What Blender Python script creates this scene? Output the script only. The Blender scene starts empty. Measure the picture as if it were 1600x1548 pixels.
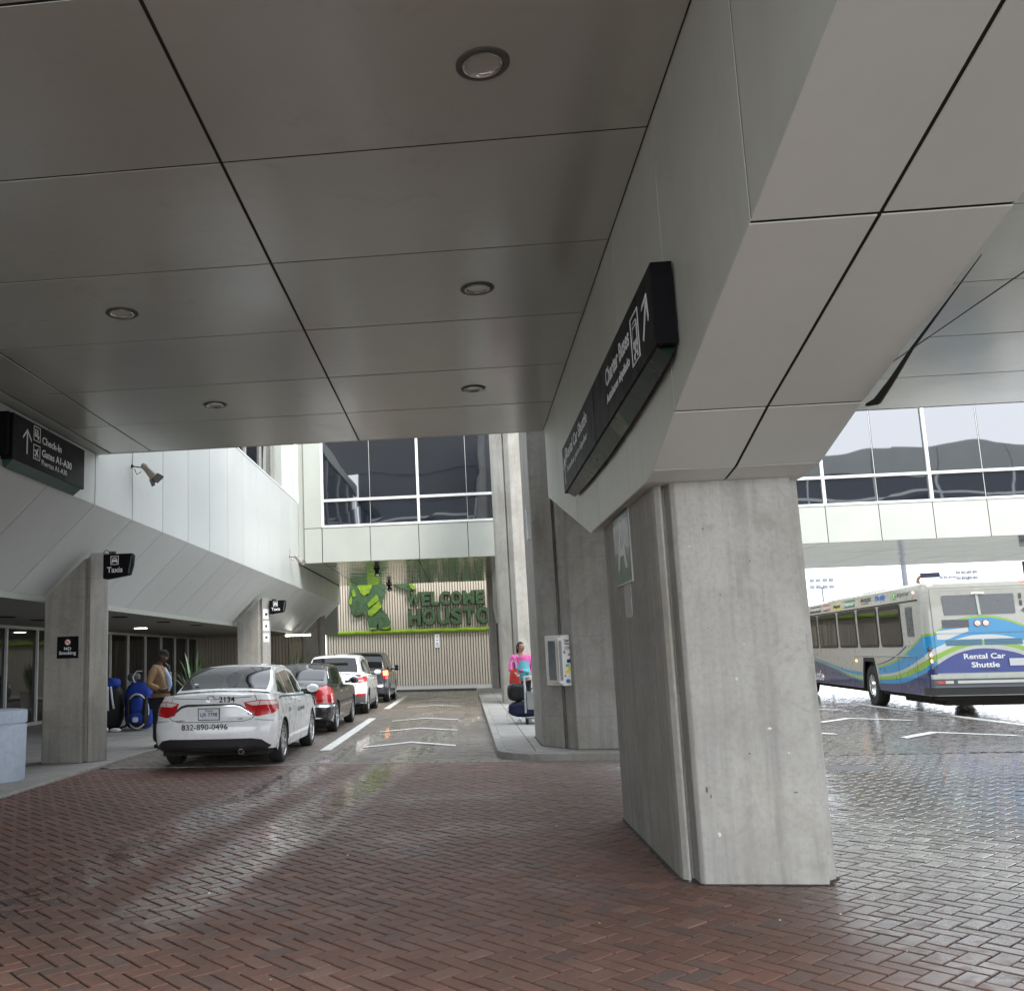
import bpy, bmesh, math, random
from mathutils import Vector, Matrix, noise as mnoise
random.seed(7)
PI=math.pi; R=math.radians
scene=bpy.context.scene
C=scene.collection
# ---------------------------------------------------------------- camera
H=1.58
cp,cr,cyw=.1559,-.0292,-.1033
fw=Vector((math.sin(cyw)*math.cos(cp),math.cos(cyw)*math.cos(cp),math.sin(cp)))
rt=Vector((math.cos(cyw),-math.sin(cyw),0)); up=rt.cross(fw)
rx=rt*math.cos(cr)+up*math.sin(cr); uy=-rt*math.sin(cr)+up*math.cos(cr)
cam=bpy.data.cameras.new('camera'); co=bpy.data.objects.new('camera',cam); C.objects.link(co)
M=Matrix((rx,uy,-fw)).transposed().to_4x4(); M.translation=Vector((0,0,H)); co.matrix_world=M
cam.sensor_width=36; cam.sensor_fit='HORIZONTAL'; cam.lens=1480/1600*36
cam.shift_x=(800-565.717)/1600; cam.shift_y=(795.527-774)/1600
cam.clip_start=.05; cam.clip_end=2000
scene.camera=co
# ---------------------------------------------------------------- world, sun, exposure
w=bpy.data.worlds.new('World'); scene.world=w; w.use_nodes=True
nt=w.node_tree; bg=nt.nodes['Background']
sky=nt.nodes.new('ShaderNodeTexSky'); sky.sky_type='NISHITA'; sky.sun_disc=False
sky.sun_elevation=R(48); sky.sun_rotation=R(150); sky.dust_density=3; sky.air_density=1.2
hs=nt.nodes.new('ShaderNodeHueSaturation'); hs.inputs['Saturation'].default_value=.10
nt.links.new(sky.outputs[0],hs.inputs['Color'])
mx=nt.nodes.new('ShaderNodeMix'); mx.data_type='RGBA'; mx.inputs[0].default_value=.75
nt.links.new(hs.outputs[0],mx.inputs[6]); mx.inputs[7].default_value=(7.2,7.7,8.5,1)
nt.links.new(mx.outputs[2],bg.inputs[0]); bg.inputs[1].default_value=.15
sun=bpy.data.lights.new('sun','SUN'); sun.energy=.9; sun.angle=R(16); sun.color=(1,.97,.92)
so=bpy.data.objects.new('sun',sun); C.objects.link(so); so.rotation_euler=(R(42),0,R(30))
scene.view_settings.view_transform='Standard'; scene.view_settings.look='None'
scene.view_settings.exposure=1.78; scene.view_settings.gamma=1
# ---------------------------------------------------------------- node helpers
class NT:
    def __init__(s,name):
        s.m=bpy.data.materials.new(name); s.m.use_nodes=True; s.t=s.m.node_tree
        s.b=s.t.nodes['Principled BSDF']
    def n(s,ty,**k):
        n=s.t.nodes.new(ty)
        for a,v in k.items(): setattr(n,a,v)
        return n
    def set(s,inp,v):
        if isinstance(v,bpy.types.NodeSocket): s.t.links.new(v,inp)
        elif isinstance(v,(tuple,list)) and len(v)==3 and len(inp.default_value)==4: inp.default_value=(*v,1)
        else: inp.default_value=v
    def ma(s,op,a,b=0,c=0,clamp=False):
        n=s.n('ShaderNodeMath',operation=op,use_clamp=clamp)
        s.set(n.inputs[0],a); s.set(n.inputs[1],b); s.set(n.inputs[2],c); return n.outputs[0]
    def mix(s,f,a,b,blend='MIX'):
        n=s.n('ShaderNodeMix',data_type='RGBA',blend_type=blend)
        s.set(n.inputs[0],f); s.set(n.inputs[6],a); s.set(n.inputs[7],b); return n.outputs[2]
    def noise(s,vec,scale,detail=4,rough=.55,dist=0):
        n=s.n('ShaderNodeTexNoise'); s.set(n.inputs['Vector'],vec); n.inputs['Scale'].default_value=scale
        n.inputs['Detail'].default_value=detail; n.inputs['Roughness'].default_value=rough; n.inputs['Distortion'].default_value=dist
        return n.outputs[0]
    def ramp(s,v,a,b,lo=0.,hi=1.):
        n=s.n('ShaderNodeMapRange',clamp=True); s.set(n.inputs[0],v); s.set(n.inputs[1],a); s.set(n.inputs[2],b)
        s.set(n.inputs[3],lo); s.set(n.inputs[4],hi); return n.outputs[0]
    def pos(s): return s.n('ShaderNodeNewGeometry').outputs['Position']
    def obj(s): return s.n('ShaderNodeTexCoord').outputs['Object']
    def map(s,v,scale=(1,1,1),rot=(0,0,0),loc=(0,0,0)):
        n=s.n('ShaderNodeMapping'); s.set(n.inputs[0],v); n.inputs['Scale'].default_value=scale
        n.inputs['Rotation'].default_value=rot; n.inputs['Location'].default_value=loc; return n.outputs[0]
    def bump(s,h,strength=.3,dist=.01,normal=None):
        n=s.n('ShaderNodeBump'); s.set(n.inputs['Strength'],strength); n.inputs['Distance'].default_value=dist
        s.set(n.inputs['Height'],h)
        if normal: s.set(n.inputs['Normal'],normal)
        return n.outputs[0]
    def col(s,v): s.set(s.b.inputs['Base Color'],v)
    def rough(s,v): s.set(s.b.inputs['Roughness'],v)
    def norm(s,v): s.set(s.b.inputs['Normal'],v)
    def inp(s,k,v): s.set(s.b.inputs[k],v)
MT={}
def plain(name,col,rough=.5,metal=0,coat=0,var=.06,scale=6,emit=None,es=1,spec=None):
    t=NT(name); p=t.obj()
    f=t.noise(p,scale,5)
    a=tuple(max(0,c*(1-var)) for c in col); b=tuple(min(1,c*(1+var)) for c in col)
    t.col(t.mix(t.ramp(f,.3,.7),a,b)); t.rough(t.ramp(f,.3,.7,max(0,rough-.05),min(1,rough+.07)))
    t.inp('Metallic',metal); t.inp('Coat Weight',coat); t.inp('Coat Roughness',.04)
    if spec is not None: t.inp('Specular IOR Level',spec)
    if emit: t.inp('Emission Color',emit); t.inp('Emission Strength',es)
    MT[name]=t.m; return t.m
def herring(name,cols,groutcol,wet_lo,wet_hi,size=.12,rot=46,grout=.06,darklanes=0,far=False,warp=True):
    t=NT(name); P=t.pos()
    v=t.map(P,scale=(1/size,1/size,1/size),rot=(0,0,R(rot)))
    sp=t.n('ShaderNodeSeparateXYZ'); t.set(sp.inputs[0],v); x,y=sp.outputs[0],sp.outputs[1]
    fx=t.ma('FRACT',x); fy=t.ma('FRACT',y); ix=t.ma('FLOOR',x); iy=t.ma('FLOOR',y)
    k=t.ma('FLOORED_MODULO',t.ma('ADD',t.ma('SUBTRACT',ix,iy),.25),4); k=t.ma('FLOOR',k)
    e=lambda q:t.ma('COMPARE',k,q,.1)
    k1=e(1);k2=e(2);k3=e(3); vert=t.ma('ADD',k2,k3)
    uh=t.ma('ADD',fx,k1); uv=t.ma('ADD',fy,k2)
    def lerp(a,b,f): return t.ma('ADD',t.ma('MULTIPLY',a,t.ma('SUBTRACT',1,f)),t.ma('MULTIPLY',b,f))
    u=lerp(uh,uv,vert); vv=lerp(fy,fx,vert)
    du=t.ma('MINIMUM',u,t.ma('SUBTRACT',2,u)); dv=t.ma('MINIMUM',vv,t.ma('SUBTRACT',1,vv))
    d=t.ma('MINIMUM',du,dv)
    bx=t.ma('SUBTRACT',ix,k1); by=t.ma('SUBTRACT',iy,k2)
    cb=t.n('ShaderNodeCombineXYZ'); t.set(cb.inputs[0],bx); t.set(cb.inputs[1],by)
    wn=t.n('ShaderNodeTexWhiteNoise',noise_dimensions='2D'); t.set(wn.inputs['Vector'],cb.outputs[0])
    sc=t.n('ShaderNodeSeparateColor'); t.set(sc.inputs[0],wn.outputs['Color']); r1,r2,r3=sc.outputs
    big=t.noise(P,.7,3); sm=t.noise(P,60,6,.7); mid=t.noise(P,5,4)
    c=t.mix(r1,cols[0],cols[1]); c=t.mix(t.ramp(r2,.75,1),c,cols[2])
    c=t.mix(t.ramp(big,.35,.7,0,.55),c,cols[3])
    c=t.mix(t.ramp(sm,.35,.75,0,.45),c,tuple(q*.45 for q in cols[0]))
    spk=t.noise(P,230,2,.5); c=t.mix(t.ramp(spk,.70,.76,0,.8),c,(.5,.46,.42))
    edge=t.ramp(d,grout,grout+.05)
    c=t.mix(edge,groutcol,c); t.col(c)
    # wetness: tyre-tracked streaks in the dry part, wet beyond the drip line of the roof
    s2=t.n('ShaderNodeSeparateXYZ'); t.set(s2.inputs[0],P); X,Y=s2.outputs[0],s2.outputs[1]
    wob=t.ma('MULTIPLY',t.ma('SUBTRACT',t.noise(P,.9,4),.5),1.6)
    rightw=t.ramp(t.ma('ADD',t.ma('ADD',X,t.ma('MULTIPLY',Y,.16)),wob),3.9,5.0)
    # two wet wheel tracks curving in from the left lane
    ang=R(24); along=t.ma('ADD',t.ma('MULTIPLY',X,math.cos(PI/2-ang)),t.ma('MULTIPLY',Y,math.sin(PI/2-ang)))
    per=t.ma('SUBTRACT',t.ma('MULTIPLY',X,math.sin(PI/2-ang)),t.ma('MULTIPLY',Y,math.cos(PI/2-ang)))
    per=t.ma('ADD',per,t.ma('MULTIPLY',wob,.12))
    tr=None
    for ctr,wd in ((-6.05,.42),(-7.75,.38)):
        q=t.ramp(t.ma('ABSOLUTE',t.ma('SUBTRACT',per,ctr)),wd*.45,wd,1,0)
        tr=q if tr is None else t.ma('MAXIMUM',tr,q)
    tr=t.ma('MULTIPLY',tr,t.ramp(mid,.3,.5,.5,1)); tr=t.ma('MULTIPLY',tr,t.ramp(Y,4.2,6.5))
    bigw=t.ramp(t.noise(P,.45,4,.6),.48,.62,0,.55)
    wet=t.ma('MAXIMUM',t.ma('MAXIMUM',rightw,tr),bigw)
    if far: wet=t.ma('MAXIMUM',wet,t.ramp(t.noise(t.map(P,scale=(1.3,.35,1)),1.0,4,.65),.38,.6,.25,1))
    wetb=t.ma('MULTIPLY',wet,t.ramp(r3,0,1,.75,1)); wetb=t.ma('MULTIPLY',wetb,t.ramp(mid,.25,.55,.55,1))
    t.rough(t.ramp(wetb,0,1,wet_hi,wet_lo))
    t.inp('Specular IOR Level',t.ramp(wetb,0,1,.35,.85)); t.inp('Coat Weight',t.ma('MULTIPLY',t.ramp(wetb,.3,1,0,.9),t.ramp(X,1,4,.25,1))); t.inp('Coat Roughness',.12)
    h=t.ma('ADD',t.ma('MULTIPLY',t.ramp(d,0,.09),1),t.ma('MULTIPLY',sm,.10))
    tilt=t.ma('ADD',t.ma('MULTIPLY',t.ma('SUBTRACT',r2,.5),t.ma('MULTIPLY',u,.35)),t.ma('MULTIPLY',t.ma('SUBTRACT',r3,.5),t.ma('MULTIPLY',vv,.5)))
    h=t.ma('ADD',h,tilt)
    t.norm(t.bump(h,.55 if not far else .35,.006)); MT[name]=t.m; return t.m
herring('red_pavers',[(.150,.082,.066),(.115,.066,.054),(.18,.11,.088),(.11,.078,.064)],(.010,.007,.006),.10,.6)
herring('grey_pavers',[(.20,.18,.155),(.145,.13,.118),(.22,.18,.14),(.15,.13,.115)],(.03,.027,.024),.16,.5,rot=46,far=True)
def concrete(name,base,stain=.5,scale=1.,light=1.0,horiz=True,seed=0,rough=.8,lines=True):
    t=NT(name); P=t.map(t.pos(),loc=(seed*3.1,seed*1.7,0))
    big=t.noise(P,1.1*scale,5,.6,.4); st=t.noise(t.map(P,scale=(7,7,.45)),1.3,6,.65); fine=t.noise(P,26,6,.7); pat=t.noise(P,2.6,3,.5,.8)
    d=tuple(c*.52 for c in base); l=tuple(min(1,c*1.28) for c in base)
    c=t.mix(t.ramp(big,.35,.68),base,l); c=t.mix(t.ramp(st,.46,.75,0,stain),c,d)
    c=t.mix(t.ramp(pat,.56,.62,0,.45),c,l); c=t.mix(t.ramp(fine,.45,.8,0,.35),c,d)
    c=t.mix(t.ramp(t.noise(P,.75,4,.7,1.2),.50,.66,0,.45),c,(base[0]*.86,base[1]*.80,base[2]*.68)); c=t.mix(t.ramp(t.noise(P,1.9,4,.6,1.5),.60,.64,0,.28),c,tuple(q*.7 for q in base))
    c=t.mix(t.ramp(t.noise(P,95,2),.72,.78,0,.7),c,tuple(q*.2 for q in base))
    if horiz:
        s=t.n('ShaderNodeSeparateXYZ'); t.set(s.inputs[0],P)
        z=s.outputs[2]; low=t.ramp(z,.0,.55,.45,0); c=t.mix(t.ma('MULTIPLY',low,t.ramp(st,.3,.6)),c,d)
        zz=t.ma('ABSOLUTE',t.ma('SUBTRACT',t.ma('FRACT',t.ma('ADD',t.ma('MULTIPLY',z,.82),t.ma('MULTIPLY',fine,.012))),.5))
        c=t.mix(t.ramp(zz,.0,.006,.5 if lines else 0,0),c,d)
    t.col(c); t.rough(t.ramp(fine,.3,.7,rough-.12,rough+.08))
    t.norm(t.bump(t.ma('ADD',t.ma('MULTIPLY',fine,.5),t.ma('MULTIPLY',st,.7)),.35,.008)); MT[name]=t.m; return t.m
concrete('concrete_near',(.335,.322,.292),.5,seed=1,lines=False)
concrete('concrete_dark',(.29,.275,.245),.6,seed=2)
concrete('concrete_col',(.29,.28,.255),.55,seed=4)
concrete('pavement',(.235,.23,.215),.3,horiz=False,seed=3)
concrete('kerb_concrete',(.24,.235,.215),.4,horiz=False,seed=5)
def metalpanel(name,col,rough,metal=.0,streak=.12,coat=0,seed=0,wave=0,cell=None):
    t=NT(name); P=t.map(t.pos(),loc=(seed,seed*2,seed))
    b=t.noise(P,.8,4,.6); st=t.noise(t.map(P,scale=(5,5,.6)),1.2,5,.6); f=t.noise(P,45,3,.6)
    d=tuple(c*(1-streak) for c in col); l=tuple(min(1,c*(1+streak*.6)) for c in col)
    c=t.mix(t.ramp(b,.3,.7),d,l); c=t.mix(t.ramp(st,.5,.8,0,.35),c,tuple(q*(1-streak*1.6) for q in col))
    if cell:
        v=t.map(t.pos(),scale=(1/cell[0],1/cell[1],0),loc=(-cell[2]/cell[0],-cell[3]/cell[1],0)); fl=t.n('ShaderNodeVectorMath',operation='FLOOR'); t.set(fl.inputs[0],v)
        wn=t.n('ShaderNodeTexWhiteNoise',noise_dimensions='3D'); t.set(wn.inputs['Vector'],fl.outputs[0]); c=t.mix(t.ma('MULTIPLY',wn.outputs[0],.55),c,tuple(q*.84 for q in col))
        sp2=t.noise(P,3.2,6,.7,.6); c=t.mix(t.ramp(sp2,.56,.74,0,.30),c,tuple(q*.68 for q in col))
    t.col(c); t.rough(t.ramp(b,.3,.7,rough*.88,rough*1.15))
    t.inp('Metallic',metal); t.inp('Coat Weight',coat); t.inp('Coat Roughness',.12)
    hgt=t.ma('MULTIPLY',t.noise(P,1.0,1,.3),1+wave)
    t.norm(t.bump(hgt,.25,.02 if not wave else .03)); MT[name]=t.m; return t.m
metalpanel('ceiling_metal',(.535,.540,.485),.21,.2,.05,seed=3,cell=(3.35,1.70,-1.51,.8))
metalpanel('beam_metal',(.66,.675,.63),.5,.0,.06,seed=5)
metalpanel('beam_side_metal',(.62,.63,.56),.42,.1,.12,seed=6)
metalpanel('white_panel',(.60,.62,.59),.35,.0,.06,seed=7,cell=(50,1.7155,-30,.568))
metalpanel('cream_panel',(.41,.425,.38),.38,.0,.06,seed=8)
metalpanel('sloped_panel',(.70,.72,.69),.4,.0,.06,seed=9,cell=(50,1.7155,-30,.568))
metalpanel('polished_soffit',(.46,.47,.36),.10,.6,.10,seed=11,wave=2)
metalpanel('lower_soffit_paint',(.30,.285,.25),.5,.0,.1,seed=12)
def glassy(name,col,rough=.03,wave=.0,spec=.8,metal=0.,ior=1.5):
    t=NT(name); t.inp('IOR',ior); t.col(col); t.rough(rough); t.inp('Specular IOR Level',spec); t.inp('Metallic',metal)
    if wave:
        t.norm(t.bump(t.noise(t.pos(),.55,1,.3),1,wave))
    MT[name]=t.m; return t.m
glassy('bridge_glass',(.010,.013,.020),.02,.016,.5,0,2.5)
glassy('dark_glass',(.008,.009,.010),.03,.01,.7)
glassy('car_glass',(.008,.009,.010),.04,0,.4)
def corr(name):
    t=NT(name); P=t.pos(); s=t.n('ShaderNodeSeparateXYZ'); t.set(s.inputs[0],P)
    st=t.noise(t.map(P,scale=(9,9,.5)),1.5,5,.6); b=t.noise(P,.8,4)
    c=t.mix(t.ramp(st,.35,.7),(.60,.53,.43),(.50,.43,.35)); c=t.mix(t.ramp(b,.4,.7,0,.4),c,(.55,.51,.42))
    t.col(c); t.rough(.65); t.norm(t.bump(t.noise(P,40,4),.2,.005)); MT[name]=t.m
corr('corrugated_tan')
def moss(name,c1,c2):
    t=NT(name); P=t.pos(); n=t.noise(P,28,5,.75); n2=t.noise(P,5,3)
    c=t.mix(t.ramp(n,.35,.65),c1,c2); c=t.mix(t.ramp(n2,.4,.7,0,.35),c,tuple(q*.5 for q in c1))
    t.col(c); t.rough(.95); t.norm(t.bump(n,1,.06)); MT[name]=t.m
moss('moss_dark',(.014,.038,.014),(.11,.19,.085)); moss('moss_bright',(.14,.26,.01),(.34,.48,.04)); moss('moss_mid',(.03,.075,.035),(.10,.18,.08))
plain('seam_dark',(.018,.016,.013),.9); plain('black_trim',(.02,.02,.02),.45); plain('frame_white',(.72,.73,.70),.4)
plain('frame_alu',(.50,.50,.47),.35,.4); plain('sign_black',(.005,.005,.006),.5,spec=.12); plain('sign_white',(.85,.86,.86),.5)
plain('sign_green',(.004,.02,.012),.3,spec=.15); plain('paint_line',(.62,.62,.58),.5,var=.25,scale=9)
plain('rubber',(.02,.02,.02),.75); plain('rim_silver',(.55,.56,.57),.25,.9); plain('chrome',(.75,.76,.78),.08,1.0)
plain('white_paint',(.88,.89,.88),.28,coat=1.0,var=.02); plain('black_paint',(.008,.008,.010),.22,coat=.6,spec=.4)
plain('grey_paint',(.035,.038,.048),.25,coat=.7); plain('bumper_grey',(.10,.105,.11),.5)
plain('tail_red',(.55,.012,.015),.12,coat=.8); plain('tail_clear',(.75,.6,.58),.12,coat=.8); plain('tail_dark',(.22,.008,.01),.12,coat=.8)
plain('amber_lit',(.9,.3,.08),.2,emit=(1,.38,.08,1),es=1.6); plain('lamp_pink',(.9,.45,.38),.2,emit=(1,.42,.32,1),es=.5)
plain('blue_led',(.1,.1,.9),.3,emit=(.15,.1,1,1),es=3); plain('red_lit',(.9,.05,.03),.2,emit=(1,.05,.03,1),es=1.2)
plain('alu_light',(.62,.62,.60),.22,.85); plain('reflector',(.45,.45,.45),.12,.9)
plain('lamp_glow',(1,1,.95),.4,emit=(1,.97,.88,1),es=6)
plain('can_grey',(.40,.46,.54),.5,var=.1,scale=14); plain('dark_green',(.02,.07,.05),.35)
plain('skin_dark',(.085,.045,.03),.55); plain('skin_tan',(.50,.29,.20),.5); plain('hair_dark',(.015,.012,.010),.7)
plain('jacket_brown',(.25,.155,.08),.8,var=.2,scale=12); plain('shirt_blue',(.35,.47,.66),.8); plain('trouser_dark',(.014,.016,.022),.85)
plain('beanie_black',(.012,.014,.012),.95); plain('shoe_black',(.015,.014,.013),.5); plain('pink_cloth',(.82,.16,.46),.8,var=.1)
plain('teal_cloth',(.12,.55,.62),.8,var=.1); plain('red_bag',(.62,.05,.035),.6); plain('navy_bag',(.004,.010,.055),.6)
plain('royal_blue',(.010,.045,.33),.75,var=.2); plain('bag_white',(.68,.70,.74),.6); plain('bag_black',(.015,.015,.017),.65)
plain('bag_olive',(.04,.038,.030),.75); plain('cart_grey',(.33,.35,.34),.4,.2); plain('cabinet_white',(.72,.71,.66),.45)
plain('leaf_green',(.06,.13,.04),.5,var=.4,scale=3); plain('leaf_pale',(.38,.48,.28),.5,var=.3,scale=3)
plain('sticker_yellow',(.75,.65,.08),.5); plain('sticker_blue',(.03,.10,.40),.5); plain('sticker_green',(.10,.45,.22),.5)
plain('bus_cream',(.45,.45,.40),.3,coat=.7,var=.03); plain('bus_white',(.62,.64,.61),.3,coat=.7,var=.03)
plain('bus_cyan',(.008,.28,.58),.3,coat=.7,var=.03); plain('bus_navy',(.012,.024,.13),.3,coat=.7); plain('bus_blue',(.010,.035,.24),.3,coat=.7)
plain('bus_lime',(.24,.46,.02),.3,coat=.7); plain('bus_teal',(.012,.22,.38),.3,coat=.7); plain('bus_pale',(.50,.53,.48),.3,coat=.7); plain('bus_smoke',(.17,.18,.19),.3)
plain('logo_green',(.14,.42,.05),.4); plain('logo_dgreen',(.01,.25,.08),.4); plain('logo_red',(.45,.08,.05),.4); plain('logo_yellow',(.75,.68,.10),.4)
plain('logo_blue',(.03,.15,.55),.4); plain('logo_orange',(.8,.3,.05),.4); plain('sign_navy',(.03,.035,.08),.4); plain('smoke_red',(.6,.1,.08),.5)
plain('patch_grey',(.58,.57,.54),.85,var=.15,scale=20)
plain('door_cream',(.50,.44,.33),.6); plain('mast_grey',(.16,.17,.19),.6); plain('tarnish_shade',(.10,.095,.08),.6)
plain('floodlight_tan',(.30,.27,.22),.5)

def brickmat(name='brick',grey=False):
    t=NT(name); P=t.pos(); a=t.n('ShaderNodeVertexColor'); a.layer_name='rnd'
    sc=t.n('ShaderNodeSeparateColor'); t.set(sc.inputs[0],a.outputs[0]); r1,r2,r3=sc.outputs
    c=t.mix(r1,(.205,.098,.068),(.150,.074,.053)); c=t.mix(t.ramp(r2,.72,1),c,(.24,.14,.105)); c=t.mix(t.ramp(r3,.8,1),c,(.115,.080,.070))
    big=t.noise(P,.6,4,.6); mid=t.noise(P,5,5,.6); sm=t.noise(P,75,6,.75); spk=t.noise(P,210,2,.5)
    c=t.mix(t.ramp(big,.35,.68,0,.5),c,(.145,.098,.075)); c=t.mix(t.ramp(mid,.45,.75,0,.35),c,(.07,.045,.038))
    c=t.mix(t.ramp(sm,.35,.75,0,.55),c,(.05,.033,.028)); c=t.mix(t.ramp(spk,.69,.75,0,.75),c,(.5,.46,.42))
    s2=t.n('ShaderNodeSeparateXYZ'); t.set(s2.inputs[0],P); X,Y=s2.outputs[0],s2.outputs[1]
    greyz=t.ramp(t.ma('ADD',X,t.ma('MULTIPLY',Y,.12)),2.3,4.0,0,.85); c=t.mix(greyz,c,(.19,.165,.15))  # greyer base colour to the right paints in the pale reflection on wet bricks
    if grey:
        c=t.mix(r1,(.20,.178,.150),(.150,.134,.118)); c=t.mix(t.ramp(r2,.7,1),c,(.23,.185,.14)); c=t.mix(t.ramp(big,.35,.68,0,.5),c,(.13,.105,.08)); c=t.mix(t.ramp(sm,.35,.75,0,.45),c,(.07,.06,.05))
    t.col(c)
    wob=t.ma('MULTIPLY',t.ma('SUBTRACT',t.noise(P,.9,4,.6),.5),1.4)
    rw=t.ramp(t.ma('ADD',t.ma('ADD',X,t.ma('MULTIPLY',Y,.14)),wob),3.3,4.4)
    tr=None
    for (ax,ay,bx,by,wd) in BANDS:
        L=math.hypot(bx-ax,by-ay); nx,ny=(by-ay)/L,-(bx-ax)/L
        per=t.ma('ADD',t.ma('SUBTRACT',t.ma('ADD',t.ma('MULTIPLY',X,nx),t.ma('MULTIPLY',Y,ny)),ax*nx+ay*ny),t.ma('MULTIPLY',wob,.22))
        q=t.ramp(t.ma('ABSOLUTE',per),wd*.5,wd*1.15,1,0); tr=q if tr is None else t.ma('MAXIMUM',tr,q)
    tr=t.ma('MULTIPLY',tr,t.ramp(Y,4.6,6.6)); tr=t.ma('MULTIPLY',tr,t.ramp(t.noise(t.map(P,scale=(3,1,1)),1.2,4,.65),.30,.45,.25,1))
    bigw=t.ramp(t.noise(P,.42,4,.6),.5,.66,0,.45)
    nearw=t.ma('MULTIPLY',t.ramp(t.ma('ADD',X,wob),1.5,2.6,0,.85),t.ramp(Y,14,9,1,1))
    wet=t.ma('MAXIMUM',t.ma('MAXIMUM',rw,tr),t.ma('MAXIMUM',bigw,nearw))
    wet=t.ma('MULTIPLY',wet,t.ramp(r1,0,1,.72,1)); wet=t.ma('MULTIPLY',wet,t.ramp(t.noise(P,9,4,.65),.28,.52,.35,1))
    t.rough(t.ramp(wet,0,1,.58,.09)); t.inp('Specular IOR Level',t.ramp(wet,0,1,.35,.85)); t.inp('Coat Weight',t.ramp(wet,.3,1,0,.9)); t.inp('Coat Roughness',.10)
    t.norm(t.bump(sm,t.ramp(wet,0,1,.45,.10),.003)); MT[name]=t.m
BANDS=[(-2.15,16,-3.0,7.2,.38),(-1.45,11.6,-2.2,5.0,.40)]
brickmat(); brickmat('brick_grey',True); plain('grout_sand',(.010,.006,.005),.95,var=.3,scale=30)
plain('asphalt_far',(.11,.11,.10),.9,var=.25,scale=.6,spec=.1)
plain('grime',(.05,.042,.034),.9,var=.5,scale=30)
plain('gap_brown',(.13,.10,.075),.9)
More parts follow.
